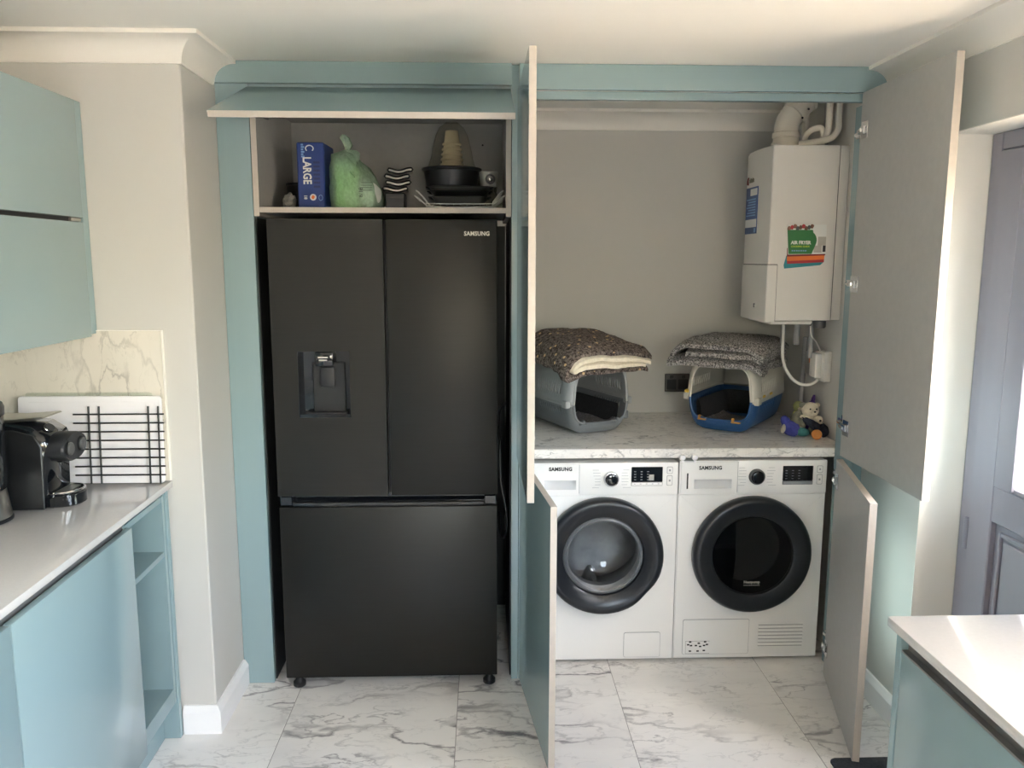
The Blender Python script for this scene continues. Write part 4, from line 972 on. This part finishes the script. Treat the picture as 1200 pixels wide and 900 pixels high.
toy('soft_toy', 'small beige soft toy with a black eye, right of the cream head', (1.425, .352, WZ), [
    ('body', (0, 0, .030), (.022, .020, .030), 'plush_w', (0, 0, 0), .1), ('head', (-.004, -.014, .070), (.019, .017, .019), 'plush_w', (0, 0, 0), .05), ('eye', (-.002, -.031, .070), (.005, .003, .005), 'dkline', (0, 0, 0), 0)])
toy('soft_toy', 'purple soft toy with a pointed tip against the right wall', (1.432, .455, WZ), [
    ('body', (0, .005, .045), (.022, .030, .046), 'plush_p', (0, .1, 0), .1), ('head', (.004, 0, .100), (.020, .020, .034), 'plush_p', (0, .15, 0), .1), ('horn', (.010, 0, .136), (.008, .009, .024), 'plush_p', (0, .2, 0), .1)])
toy('soft_toy', 'pale yellow-green soft toy behind the purple one in the corner', (1.395, .505, WZ), [
    ('body', (0, 0, .042), (.026, .026, .042), 'plush_y', (0, 0, 0), .1), ('head', (0, -.006, .100), (.022, .020, .024), 'plush_y', (0, 0, 0), .1), ('cheek', (.004, -.024, .092), (.012, .008, .010), 'plush_w', (0, 0, 0), .1)])

# ================================================================== ON THE CUPBOARD SHELF
SZ = 1.8275
tb = MB().lathe([(.060, 0), (.068, .004), (.074, .105), (.078, .108), (.078, .116), (.070, .116), (.064, .012), (0, .010)], 32, 'z', (-.718, .40, SZ), 0, close=False)
tag(obj('black_tub', tb, 'black'), 'round black tub at the left end of the cupboard shelf', 'tub')
tag(obj('plastic_wrap', MB().blob((-.724, .14, SZ + .029), (.024, .026, .030), 3, .45, 22), 'grbag'), 'crumpled grey plastic wrap left of the blue carton', 'bag')
bx = thing('blue_carton', 'tall blue carton printed LARGE standing on the cupboard shelf', 'carton', (-.634, .10, SZ), math.radians(-2))
bw, bd_, bh = .100, .17, .240
obj('box', MB().box(-bw / 2, bw / 2, 0, bd_, .0005, bh, 0, .004, 1, None, {'xm': 1}), ['navy', 'navyd'], bx, local=True)
W4 = WM[bx]
RV = W4.to_3x3().to_4x4() @ Matrix.Rotation(PI / 2, 4, 'Y') @ RX     # reading downwards, facing -Y
RV = W4.to_3x3().to_4x4() @ RX @ Matrix.Rotation(-PI / 2, 4, 'Z')
def wl(x, z, d=.0012): return tuple(W4 @ Vector((x, -d, z)))
text('lettering', 'LARGE', .042, wl(-.014, .138), RV, 'white_lab', bx, bold=.0012, sx=.78)
bars(bx, 'ltblue', [(-.033, -.021 - .004 * (i % 2), .185 + .0085 * i, .191 + .0085 * i, -.0003) for i in range(6)], local=True)
bars(bx, 'navyd', [(.010, .034, .076 + .0145 * i, .084 + .0145 * i, -.0003) for i in range(7)], local=True)
rs = MB(); rs.lathe([(.012, 0), (.012, -.0012), (0, -.0014)], 20, 'y', (.006, 0, .042), 0); rs.blob((.006, -.0018, .042), (.006, .0008, .007), 2, .3, 20, 1)
part_label(obj('emblem', rs, ['white_lab', 'orange'], bx, local=True), 'round white badge')
text('lettering', '18', .016, wl(-.022, .042), RV, 'white_lab', bx, bold=.0005)
part_label(obj('emblem', MB().tube([(-.0 + .014 * math.cos(a) - .002, -.0012, .217 + .011 * math.sin(a)) for a in [i * PI / 8 for i in range(-2, 11)]], .0022, 6), 'white_lab', bx, local=True), 'white curved mark')
part_label(obj('emblem', MB().tube([(.034 + .007 * math.cos(a), -.0012, .040 + .010 * math.sin(a)) for a in [i * PI / 6 for i in range(12)]], .001, 5, closed=True), 'ltblue', bx, local=True), 'pale outlined mark')
# green bag: film over a green packet, knotted at the top
gb = thing('green_bag', 'knotted pale green plastic bag on the cupboard shelf', 'bag', (-.475, .16, SZ))
obj('packet', MB().box(-.550, -.462, .10, .21, SZ + .001, SZ + .168, 0, .014, 2), 'greenpack', gb)
mb_ = MB(); n = 40; rows = []
for k, (zz, xc, hx, hy) in enumerate(((.001, -.478, .078, .075), (.012, -.477, .095, .085), (.04, -.476, .099, .09), (.08, -.478, .096, .088), (.12, -.487, .086, .082), (.155, -.500, .070, .074), (.18, -.515, .052, .066), (.200, -.520, .048, .045), (.212, -.512, .022, .020), (.222, -.504, .010, .010), (.235, -.502, .016, .010), (.262, -.514, .018, .009), (.275, -.520, .006, .004))):
    row = []
    for i in range(n + 1):
        a = 2 * PI * (i % n) / n; wob = 1 + .10 * noise.noise(Vector((math.cos(a) * 2.2, math.sin(a) * 2.2, zz * 16))) + .05 * math.sin(a * 7 + zz * 30)
        row.append((xc + hx * wob * math.copysign(abs(math.cos(a)) ** .75, math.cos(a)), .155 + hy * wob * math.sin(a), SZ + zz))
    rows.append(row)
mb_.sheet(rows); bmesh.ops.remove_doubles(mb_.bm, verts=mb_.bm.verts, dist=.0003)
fo = obj('bag_film', mb_, 'bag', gb, angle=60)
ears = MB()
for s_, p0, p1 in ((1, (-.505, .145, SZ + .215), (-.455, .12, SZ + .165)), (-1, (-.503, .12, SZ + .20), (-.47, .07, SZ + .11))):
    a, b = Vector(p0), Vector(p1); rows = []
    for i in range(9):
        t_ = i / 8; c_ = a.lerp(b, t_); wdt = .030 * math.sin(PI * min(1, t_ * 1.1 + .05)) + .004
        rows.append([c_ + Vector((wdt * (j / 4 - .5) * 1.4, -.012 * math.sin(PI * j / 4), wdt * (j / 4 - .5) * .9)) for j in range(5)])
    ears.sheet(rows)
obj('bag_handle', ears, 'bag', gb, angle=60)
obj('packet', MB().blob((-.425, .13, SZ + .055), (.045, .045, .052), 3, .15, 12), 'white_lab', gb)
for k in range(4): obj('printing', MB().box(-.452 + .0, -.405, .0725 - .0005 * k, .0735 - .0005 * k, SZ + .092 - .009 * k, SZ + .094 - .009 * k), 'dkline', gb)
text('lettering', '8/18', .020, (-.447, .068, SZ + .058), RX @ Matrix.Rotation(PI / 2, 4, 'Z'), 'dkline', gb)
# black box with four wavy pads on top
kb = thing('black_box', 'small black box under the wavy pads on the cupboard shelf', 'box', (-.322, .15, SZ))
obj('carton', MB().box(-.366, -.292, .12, .20, SZ + .0005, SZ + .062, 0, .004), 'black', kb)
obj('label_sticker', MB().box(-.362, -.296, .1185, .1198, SZ + .004, SZ + .040, 0, .0005), 'tin', kb)
names = ('lowest', 'second from the bottom', 'third from the bottom', 'topmost')
for k in range(4):
    z = SZ + .073 + k * .0225; ox = -.328 + .008 * (k % 2) + .004 * k; th = .0062
    pth = [(ox - .042 + .084 * i / 16, .1, z + .0042 * math.sin(i / 16 * 2 * PI + 1.2 + k * .25) + (.002 if k == 3 else 0) * (i / 16)) for i in range(17)]
    t = thing('wavy_pad', 'black-rimmed wavy white pad stacked on the black box, ' + names[k], 'pad', (ox, .15, z), group='wavy pads on the black box')
    up_ = [(x, zz + th) for x, y, zz in pth]; dn = [(x, zz - th) for x, y, zz in pth]
    m = MB(); m.prism(up_ + dn[::-1], .128, .205, 'y'); obj('pad', m, 'pad', t)
    rimp = [Vector((x, .1265, zz)) for x, zz in up_] + [Vector((up_[-1][0] + .005, .1265, (up_[-1][1] + dn[-1][1]) / 2))] + [Vector((x, .1265, zz)) for x, zz in dn[::-1]] + [Vector((up_[0][0] - .005, .1265, (up_[0][1] + dn[0][1]) / 2))]
    obj('rim', MB().tube(rimp, .0034, 6, closed=True), 'black', t)
# roasting tins, wire racks, casserole dish, cups in a bag, grater
rcx, rcy = -.085, .19
def rack(z, zup, label, ext):
    t = thing('wire_rack', label, 'wire rack', (rcx, rcy, z), group='chrome wire racks on the shelf'); m = MB()
    for k in range(3):
        yy = rcy - .13 + .13 * k
        m.tube(smooth_path([(rcx - .160 - ext, yy, z + zup + .008), (rcx - .148 - ext * .8, yy, z + zup), (rcx - .122, yy, z + .010), (rcx - .105, yy, z + .003), (rcx + .105, yy, z + .003), (rcx + .122, yy, z + .010), (rcx + .148 + ext * .8, yy, z + zup), (rcx + .160 + ext, yy, z + zup + .008)], 4), .0022, 6)
    for i in range(9): xx = rcx - .10 + .025 * i; m.tube([(xx, rcy - .13, z + .003), (xx, rcy + .13, z + .003)], .0016, 5)
    for sx in (-1, 1): m.tube([(rcx + sx * (.160 + ext), rcy - .13, z + zup + .008), (rcx + sx * (.160 + ext), rcy + .13, z + zup + .008)], .0022, 6)
    for sx in (-.075, .075): m.tube([(rcx + sx, rcy - .128, z + .003), (rcx + sx, rcy - .128, z - .004 + .0045)], .003, 6)
    obj('wire', m, 'wire', t); return t
rack(SZ + .0025, .036, 'lower chrome wire rack flat on the cupboard shelf', .006)
rack(SZ + .0150, .042, 'upper chrome wire rack under the dark roasting tins', .0)
def roast(z, w_, d_, h_, label, m_):
    m = MB(); cx_, cy_ = rcx - .003, rcy + .01; prof = ((.86, 0), (.88, .004), (.98, h_ - .003), (1.0, h_ - .003), (1.03, h_), (1.0, h_ + .001), (.96, h_ - .004), (.85, .006))
    rows = []
    for s_, zz in prof:
        pts = rrect(-w_ / 2 * s_, w_ / 2 * s_, -d_ / 2 * s_, d_ / 2 * s_, .03, 5); rows.append([(cx_ + a, cy_ + b, z + zz) for a, b in pts + pts[:1]])
    m.sheet(rows); m.bm.faces.new([m.bm.verts.new(p) for p in rows[0][:-1]]); m.bm.faces.new([m.bm.verts.new(p) for p in rows[-1][:-1]])
    bmesh.ops.remove_doubles(m.bm, verts=m.bm.verts, dist=.0002); bmesh.ops.recalc_face_normals(m.bm, faces=m.bm.faces)
    for sx in (-1, 1): m.tube([(cx_ + sx * w_ / 2, cy_ - .04, z + h_ - .001), (cx_ + sx * (w_ / 2 + .014), cy_ - .03, z + h_ + .003), (cx_ + sx * (w_ / 2 + .014), cy_ + .03, z + h_ + .003), (cx_ + sx * w_ / 2, cy_ + .04, z + h_ - .001)], .003, 6)
    return tag(obj('roasting_tin', m, m_), label, 'roasting tin', 'dark roasting tins on the shelf')
roast(SZ + .0210, .205, .24, .026, 'lowest dark roasting tin, resting in the wire racks', 'tin2')
roast(SZ + .0490, .215, .24, .018, 'middle dark roasting tin of the stack on the shelf', 'tin')
roast(SZ + .0690, .225, .24, .014, 'topmost dark roasting tin, under the black casserole dish', 'tin2')
cs = thing('casserole_dish', 'round black oval-rimmed dish on top of the roasting tins', 'pan', (-.118, .19, SZ + .0845))
obj('dish', MB().lathe([(.085, 0), (.096, .004), (.106, .060), (.112, .064), (.112, .070), (.104, .070), (.09, .012), (0, .010)], 40, 'z', (-.118, .19, SZ + .0845), 0, close=False), 'tin', cs)
obj('rim', MB().tube([(-.118 + .111 * math.cos(a), .19 + .111 * math.sin(a), SZ + .1535) for a in [i * PI / 20 for i in range(40)]], .004, 6, closed=True), 'black', cs)
cups = thing('paper_cup_stack', 'stack of beige paper cups in a clear bag above the black dish', 'cups', (-.125, .20, SZ + .156))
for k in range(6):
    zz = SZ + .0985 + .019 * k; r0 = .046 - .0022 * k
    obj('cup', MB().lathe([(r0 - .005, .057), (r0 - .011, .105), (r0 - .013, .105), (r0 - .007, .057), (r0 - .003, .052), (r0 + .001, .052), (r0 + .002, .056), (r0, .060), (r0 - .005, .060)], 24, 'z', (-.118, .21, zz), 0, close=False), 'cup', cups)
mb_ = MB(); rows = []
for zz, r_ in ((.158, .098), (.170, .090), (.20, .080), (.24, .072), (.28, .062), (.31, .048), (.332, .020)):
    rows.append([(-.118 + r_ * (1 + .14 * noise.noise(Vector((math.cos(a) * 2, math.sin(a) * 2, zz * 25)))) * math.cos(a), .21 + r_ * .9 * (1 + .14 * noise.noise(Vector((math.cos(a) * 2, 5 + math.sin(a) * 2, zz * 25)))) * math.sin(a), SZ + zz) for a in [2 * PI * (i % 28) / 28 for i in range(29)]])
mb_.sheet(rows); bmesh.ops.remove_doubles(mb_.bm, verts=mb_.bm.verts, dist=.0003); obj('bag_film', mb_, 'film', cups, angle=60)
mb_ = MB().blob((.005, .36, SZ + .075), (.050, .05, .072), 3, .4, 16, seed=4)
tag(obj('plastic_bag', mb_, 'film', angle=60), 'clear crumpled plastic bag behind the steel cup on the shelf', 'bag')
gt = thing('steel_cup', 'dull steel cup with a round shiny handle end, at the right of the shelf', 'cup', (.010, .15, SZ + .0845))
obj('cup', MB().lathe([(.026, 0), (.030, .003), (.036, .052), (.037, .056), (.033, .056), (.026, .006), (0, .005)], 28, 'z', (.022, .15, SZ + .0845), 0, close=False), 'grater', gt)
obj('handle', MB().lathe([(.017, 0), (.019, -.006), (.017, -.010), (.011, -.010)], 20, 'y', (.028, .122, SZ + .112), 0, close=False).lathe([(.010, -.004), (.006, -.012), (0, -.013)], 12, 'y', (.028, .122, SZ + .112), 1, close=False), ['tin', 'chrome'], gt)

# ================================================================== LEFT RUN OF UNITS
LX = -1.052                                   # carcass front of the base units
ROT = 0.022                                   # the run is not quite square to the room
def lthing(name, label, cat): return thing(name, label, cat, (LX, -.34, 0), ROT)
def lobj(nm, mb, m, t, **k):
    # geometry given in unrotated room coordinates about the corner (LX, -.34)
    bmesh.ops.translate(mb.bm, vec=(-LX, .34, 0), verts=mb.bm.verts); return obj(nm, mb, m, t, local=True, **k)
bx0 = -1.60
ep = lthing('end_panel', 'narrow teal end panel between the open shelves and the white wall', 'panel')
lobj('panel', MB().box(bx0, LX, -.368, -.346, .001, .888, 0, .001), 'teal', ep)
lobj('filler_strip', MB().box(LX - .06, LX - .004, -.388, -.369, .15, .888, 0, .001), 'teal', ep)
os_ = lthing('open_shelf_unit', 'open teal shelf unit under the end of the left worktop', 'shelf unit')
y0_, y1_ = -.690, -.389
lobj('side_panel', MB().box(bx0, LX, y1_ - .018, y1_, .15, .875, 0, .0008), 'teal_in', os_)
lobj('side_panel', MB().box(bx0, LX, y0_, y0_ + .018, .15, .875, 0, .0008), 'teal_in', os_)
lobj('bottom_board', MB().box(bx0, LX, y0_ + .0185, y1_ - .0185, .150, .205, 0, .0008), 'teal_in', os_)
lobj('shelf', MB().box(bx0 + .02, LX - .002, y0_ + .0185, y1_ - .0185, .672, .690, 0, .0008), 'teal_in', os_)
lobj('top_board', MB().box(bx0, LX - .002, y0_ + .0185, y1_ - .0185, .857, .875), 'teal_in', os_)
lobj('back_panel', MB().box(bx0 + .001, bx0 + .015, y0_ + .0185, y1_ - .0185, .206, .671).box(bx0 + .001, bx0 + .015, y0_ + .0185, y1_ - .0185, .691, .856), 'teal_in', os_)
def base_unit(ya, yb, label):
    t = lthing('base_cabinet', label, 'cabinet')
    lobj('carcass', MB().box(bx0, LX - .001, ya + .001, yb - .001, .15, .840), 'teal_in', t)
    d = lobj('door', MB().box(LX, LX + .019, ya + .0015, yb - .0015, .152, .868, 0, .0012, 2), 'teal', t)
    lobj('handle_rail', MB().box(LX - .020, LX - .008, ya + .001, yb - .001, .842, .888, 0, .001).box(LX - .008, LX - .001, ya + .001, yb - .001, .8405, .846), 'railg', t)
    return t
base_unit(-1.331, -.6915, 'large flat gloss teal base cabinet left of the open shelves')
base_unit(-1.975, -1.334, 'gloss teal base cabinet at the lower left corner of the view')
pl = lthing('plinth', 'teal plinth board under the left base cabinets', 'plinth')
lobj('board', MB().box(LX - .072, LX - .054, -1.975, -.369, .001, .149, 0, .0008), 'teal', pl)
wt = lthing('kitchen_worktop', 'white quartz worktop on the left base cabinets', 'worktop')
lobj('slab', MB().box(-1.645, LX + .012, -1.99, -.330, .889, .910, 0, .002, 2), 'quartz', wt)
# splashback
spb = thing('splashback', 'cream marble-patterned splashback panel on the wall behind the coffee machine', 'splashback', (-1.35, -.325, .91))
obj('panel', MB().box(XL + .001, -1.048, -.335, -.3255, .912, 1.411), 'splash', spb)
obj('edge_trim', MB().box(-1.0475, -1.042, -.336, -.3255, .912, 1.414, 0, .001).box(XL + .001, -1.0475, -.336, -.3255, 1.4112, 1.414), 'white', spb)
# wall cabinet
ux = -1.27
wc = thing('wall_cabinet', 'teal wall cabinet with two stacked lift-up doors at the upper left', 'cabinet', (-1.46, -1.0, 1.4))
obj('carcass', MB().box(XL + .001, ux - .001, -1.75, -.365, 1.402, 2.118), 'teal_in', wc)
obj('end_filler', MB().box(ux - .05, ux + .018, -.364, -.328, 1.404, 2.124, 0, .001), 'teal', wc)
for za, zb in ((1.396, 1.755), (1.769, 2.124)):
    obj('door', MB().box(ux, ux + .019, -1.75, -.367, za, zb, 0, .0012, 2), 'teal', wc)
obj('handle_rail', MB().box(ux, ux + .004, -1.75, -.367, 1.7555, 1.7685), 'dkline', wc)
obj('catch_plate', MB().box(ux + .0045, ux + .014, -.43, -.370, 1.757, 1.767, 0, .001), 'steelb', wc)

# on the left worktop
QZ = .9105
wb = thing('white_tray', 'large white round-cornered board leaning on the splashback', 'board', (-1.27, -.36, QZ))
XT = Matrix.Translation((0, -.3600, QZ)) @ Matrix.Rotation(math.radians(-2.2), 4, 'X')
rim = MB().prism(rrect(-1.512, -1.052, .001, .290, .012, 4), -.004, .004, 'y', 0, XT, bev=.002)
obj('board', rim, 'wb', wb)
obj('board_face', MB().prism(rrect(-1.480, -1.068, .02, .272, .010, 4), -.0052, -.004, 'y', 0, XT, bev=.0006), 'wb', wb) 
gbk = MB().prism(rrect(-1.492, -1.085, .001, .300, .010, 4), -.003, .003, 'y', 0, Matrix.Translation((0, -.3405, QZ)) @ Matrix.Rotation(math.radians(-.3), 4, 'X'), bev=.001)
tag(obj('glass_board', gbk, 'glassb'), 'clear glass board standing behind the large white board', 'board')
wk = MB(); XK = Matrix.Translation((0, -.385, QZ + .004)) @ Matrix.Rotation(math.radians(-4), 4, 'X')
for i in range(8): z = .030 + .0285 * i; wk.tube([(-1.330, 0, z), (-1.040, 0, z)], .0028, 6, 0, XK)
for xx in (-1.283, -1.250, -1.092, -1.060): wk.tube([(xx, .006, 0), (xx, .006, .255)], .003, 6, 0, XK)
tag(obj('cooling_rack', wk, 'black'), 'black wire rack of thin bars propped against the white board', 'wire rack')

cm = thing('coffee_machine', 'glossy black capsule coffee machine on the left worktop', 'coffee machine', (-1.41, -.57, QZ))
cy0, cy1 = -.648, -.500; cfx = -1.262
side = [(-1.60, .001), (-1.295, .001), (-1.295, .030), (-1.284, .045), (-1.280, .140), (-1.272, .150), (-1.268, .190), (-1.282, .222), (-1.318, .246), (-1.38, .256), (-1.60, .254)]
bodym = MB(); bodym.prism([(x, QZ + z) for x, z in side], cy0, cy1, 'y', 0, bev=.010)
obj('body', bodym, 'blackgl', cm, angle=50)
sdm = MB().prism([(x, QZ + z) for x, z in [(-1.60, .002), (-1.290, .002), (-1.285, .19), (-1.305, .225), (-1.36, .240), (-1.60, .240)]], cy0 - .006, cy0 - .0003, 'y', 0, bev=.003)
obj('side_panel', sdm, 'black', cm)
lid = MB().prism([(-1.58, QZ + .257), (-1.38, QZ + .258), (-1.315, QZ + .263), (-1.286, QZ + .270), (-1.290, QZ + .274), (-1.38, QZ + .267), (-1.58, QZ + .267)], cy0 + .018, cy1 - .018, 'y', 0, bev=.002)
part_label(obj('lever', lid, 'steelb', cm), 'flat silver lever on top')
head = MB().lathe([(.068, 0), (.074, .006), (.074, .058), (.068, .066)], 40, 'x', (-1.292, (cy0 + cy1) / 2, QZ + .196), 0)
for v in head.bm.verts: v.co.z = QZ + .176 + (v.co.z - QZ - .196) * .58
part_label(obj('control_pod', head, 'blacksoft', cm), 'dark grey rounded control pod')
for yy in (-.612, -.540):
    obj('button', MB().lathe([(.019, 0), (.019, .006), (.016, .009), (.0, .010)], 24, 'x', (-1.2265, yy, QZ + .176), 0).lathe([(.023, 0), (.023, .003), (.019, .003)], 24, 'x', (-1.2265, yy, QZ + .176), 1), ['tin2', 'black'], cm)
XB = Matrix.Translation((-1.290, 0, QZ + .236)) @ Matrix.Rotation(math.radians(-42), 4, 'Y') @ Matrix.Translation((1.262, 0, -QZ - .252))
lgo = part_label(obj('emblem', MB().prism([(-.590 + .021 * math.cos(a), QZ + .252 + .013 * math.sin(a)) for a in [i * PI / 12 for i in range(24)]], -1.2625, -1.2595, 'x', 0, XB), 'dkline', cm), 'dark oval badge')
obj('emblem', MB().tube([(-1.2632, -.590 + .021 * math.cos(a), QZ + .252 + .013 * math.sin(a)) for a in [i * PI / 12 for i in range(24)]], .0016, 5, 0, XB, closed=True).prism([(-.606, QZ + .246), (-.576, QZ + .251), (-.572, QZ + .258), (-.592, QZ + .257)], -1.2638, -1.2624, 'x', 0, XB), 'chrome', cm)
tray = MB().prism([(-1.40, cy0 + .012), (-1.272, cy0 + .010)] + arc((-1.270, (cy0 + cy1) / 2), .060, -PI / 2, PI / 2, 10) + [(-1.40, cy1 - .012)], QZ + .001, QZ + .040, 'z', 0, bev=.004)
obj('drip_tray', tray, 'blackgl', cm)
gr_ = MB().tube([(-1.32, cy0 + .016, QZ + .044)] + [(x, y, QZ + .044) for x, y in [(-1.272, cy0 + .014)] + arc((-1.270, (cy0 + cy1) / 2), .056, -PI / 2, PI / 2, 10)] + [(-1.32, cy1 - .016, QZ + .044)], .004, 6)
part_label(obj('tray_rim', gr_, 'chrome', cm), 'chrome rim of the drip tray')
obj('cup_grid', MB().box(-1.28, -1.245, cy0 + .022, cy1 - .022, QZ + .040, QZ + .043), 'steelb', cm)
obj('spout', MB().box(-1.279, -1.262, -.592, -.556, QZ + .128, QZ + .151, 0, .004), 'black', cm)
bl = thing('jug_appliance', 'tall black appliance with pale level marks, cut off by the left edge', 'kettle', (-1.452, -.745, QZ))
obj('base', MB().lathe([(.090, .001), (.090, .006), (.087, .010)], 40, 'z', (-1.425, -.752, QZ), 0), 'black', bl)
part_label(obj('steel_collar', MB().lathe([(.087, .011), (.085, .030), (.078, .085), (.074, .090)], 40, 'z', (-1.425, -.752, QZ), 0), 'steelb', bl), 'flared brushed steel collar')
obj('jug', MB().lathe([(.078, .0905), (.084, .12), (.087, .29), (.087, .30)], 40, 'z', (-1.425, -.752, QZ), 0), 'blackgl', bl)
obj('lid', MB().lathe([(.089, .3005), (.090, .322), (.085, .334), (.0, .336)], 40, 'z', (-1.425, -.752, QZ), 0), 'black', bl)
mk = MB()
for i in range(7):
    for da in (0, .12):
        a = -.72 + da; zz = .14 + .018 * i; c_ = Vector((-1.425 + .0872 * math.cos(a), -.752 + .0872 * math.sin(a), QZ + zz))
        mk.box(-.0006, .0006, -.004 if da == 0 else -.002, .004 if da == 0 else .002, -.0012, .0012, 0, 0, 1, Matrix.Translation(c_) @ Matrix.Rotation(a, 4, 'Z'))
mo = obj('level_marks', mk, 'marks', bl); mo['kind'] = 'stuff'

# ================================================================== RIGHT RUN (peninsula of units on the right wall)
rx = .86
rc = thing('base_cabinet', 'grey-teal base cabinet with a recessed grip at the lower right', 'cabinet', (1.15, -1.9, 0))
obj('end_panel', MB().box(rx - .001, XR - .002, -1.460, -1.440, .001, .888, 0, .001), 'teal', rc)
obj('carcass', MB().box(rx + .02, XR - .002, -2.10, -1.461, .15, .83), 'teal_in', rc)
obj('door', MB().box(rx, rx + .019, -2.10, -1.4625, .152, .842, 0, .0012, 2), 'teal', rc)
obj('handle_rail', MB().box(rx + .014, rx + .030, -2.10, -1.461, .832, .888).box(rx + .0, rx + .014, -2.10, -1.461, .8425, .847), 'railg', rc)
rc2 = thing('base_cabinet', 'grey-teal base cabinet nearer the camera, under the right worktop', 'cabinet', (1.15, -2.4, 0))
obj('carcass', MB().box(rx + .02, XR - .002, -2.75, -2.102, .15, .83), 'teal_in', rc2)
obj('door', MB().box(rx, rx + .019, -2.75, -2.102, .152, .842, 0, .0012, 2), 'teal', rc2)
obj('handle_rail', MB().box(rx + .014, rx + .030, -2.75, -2.102, .832, .888).box(rx + .0, rx + .014, -2.75, -2.102, .8425, .847), 'railg', rc2)
tag(obj('plinth', MB().box(rx + .06, rx + .078, -2.75, -1.461, .001, .149), 'teal'), 'teal plinth board under the right cabinets', 'plinth')
XQ = Matrix.Translation((.840, -1.436, 0)) @ Matrix.Rotation(math.radians(0.6), 4, 'Z') @ Matrix.Translation((-.840, 1.436, 0))
tag(obj('kitchen_worktop', MB().box(.838, XR - .0015, -2.76, -1.436, .889, .910, 0, .003, 2), 'quartz'), 'white quartz worktop at the lower right corner', 'worktop')
tag(obj('doormat', MB().prism(rrect(1.138, XR - .03, -1.30, -.566, .022, 5), .0005, .011, 'z', 0, bev=.003), 'mat'), 'dark grey round-cornered doormat on the floor by the glazed door', 'mat')
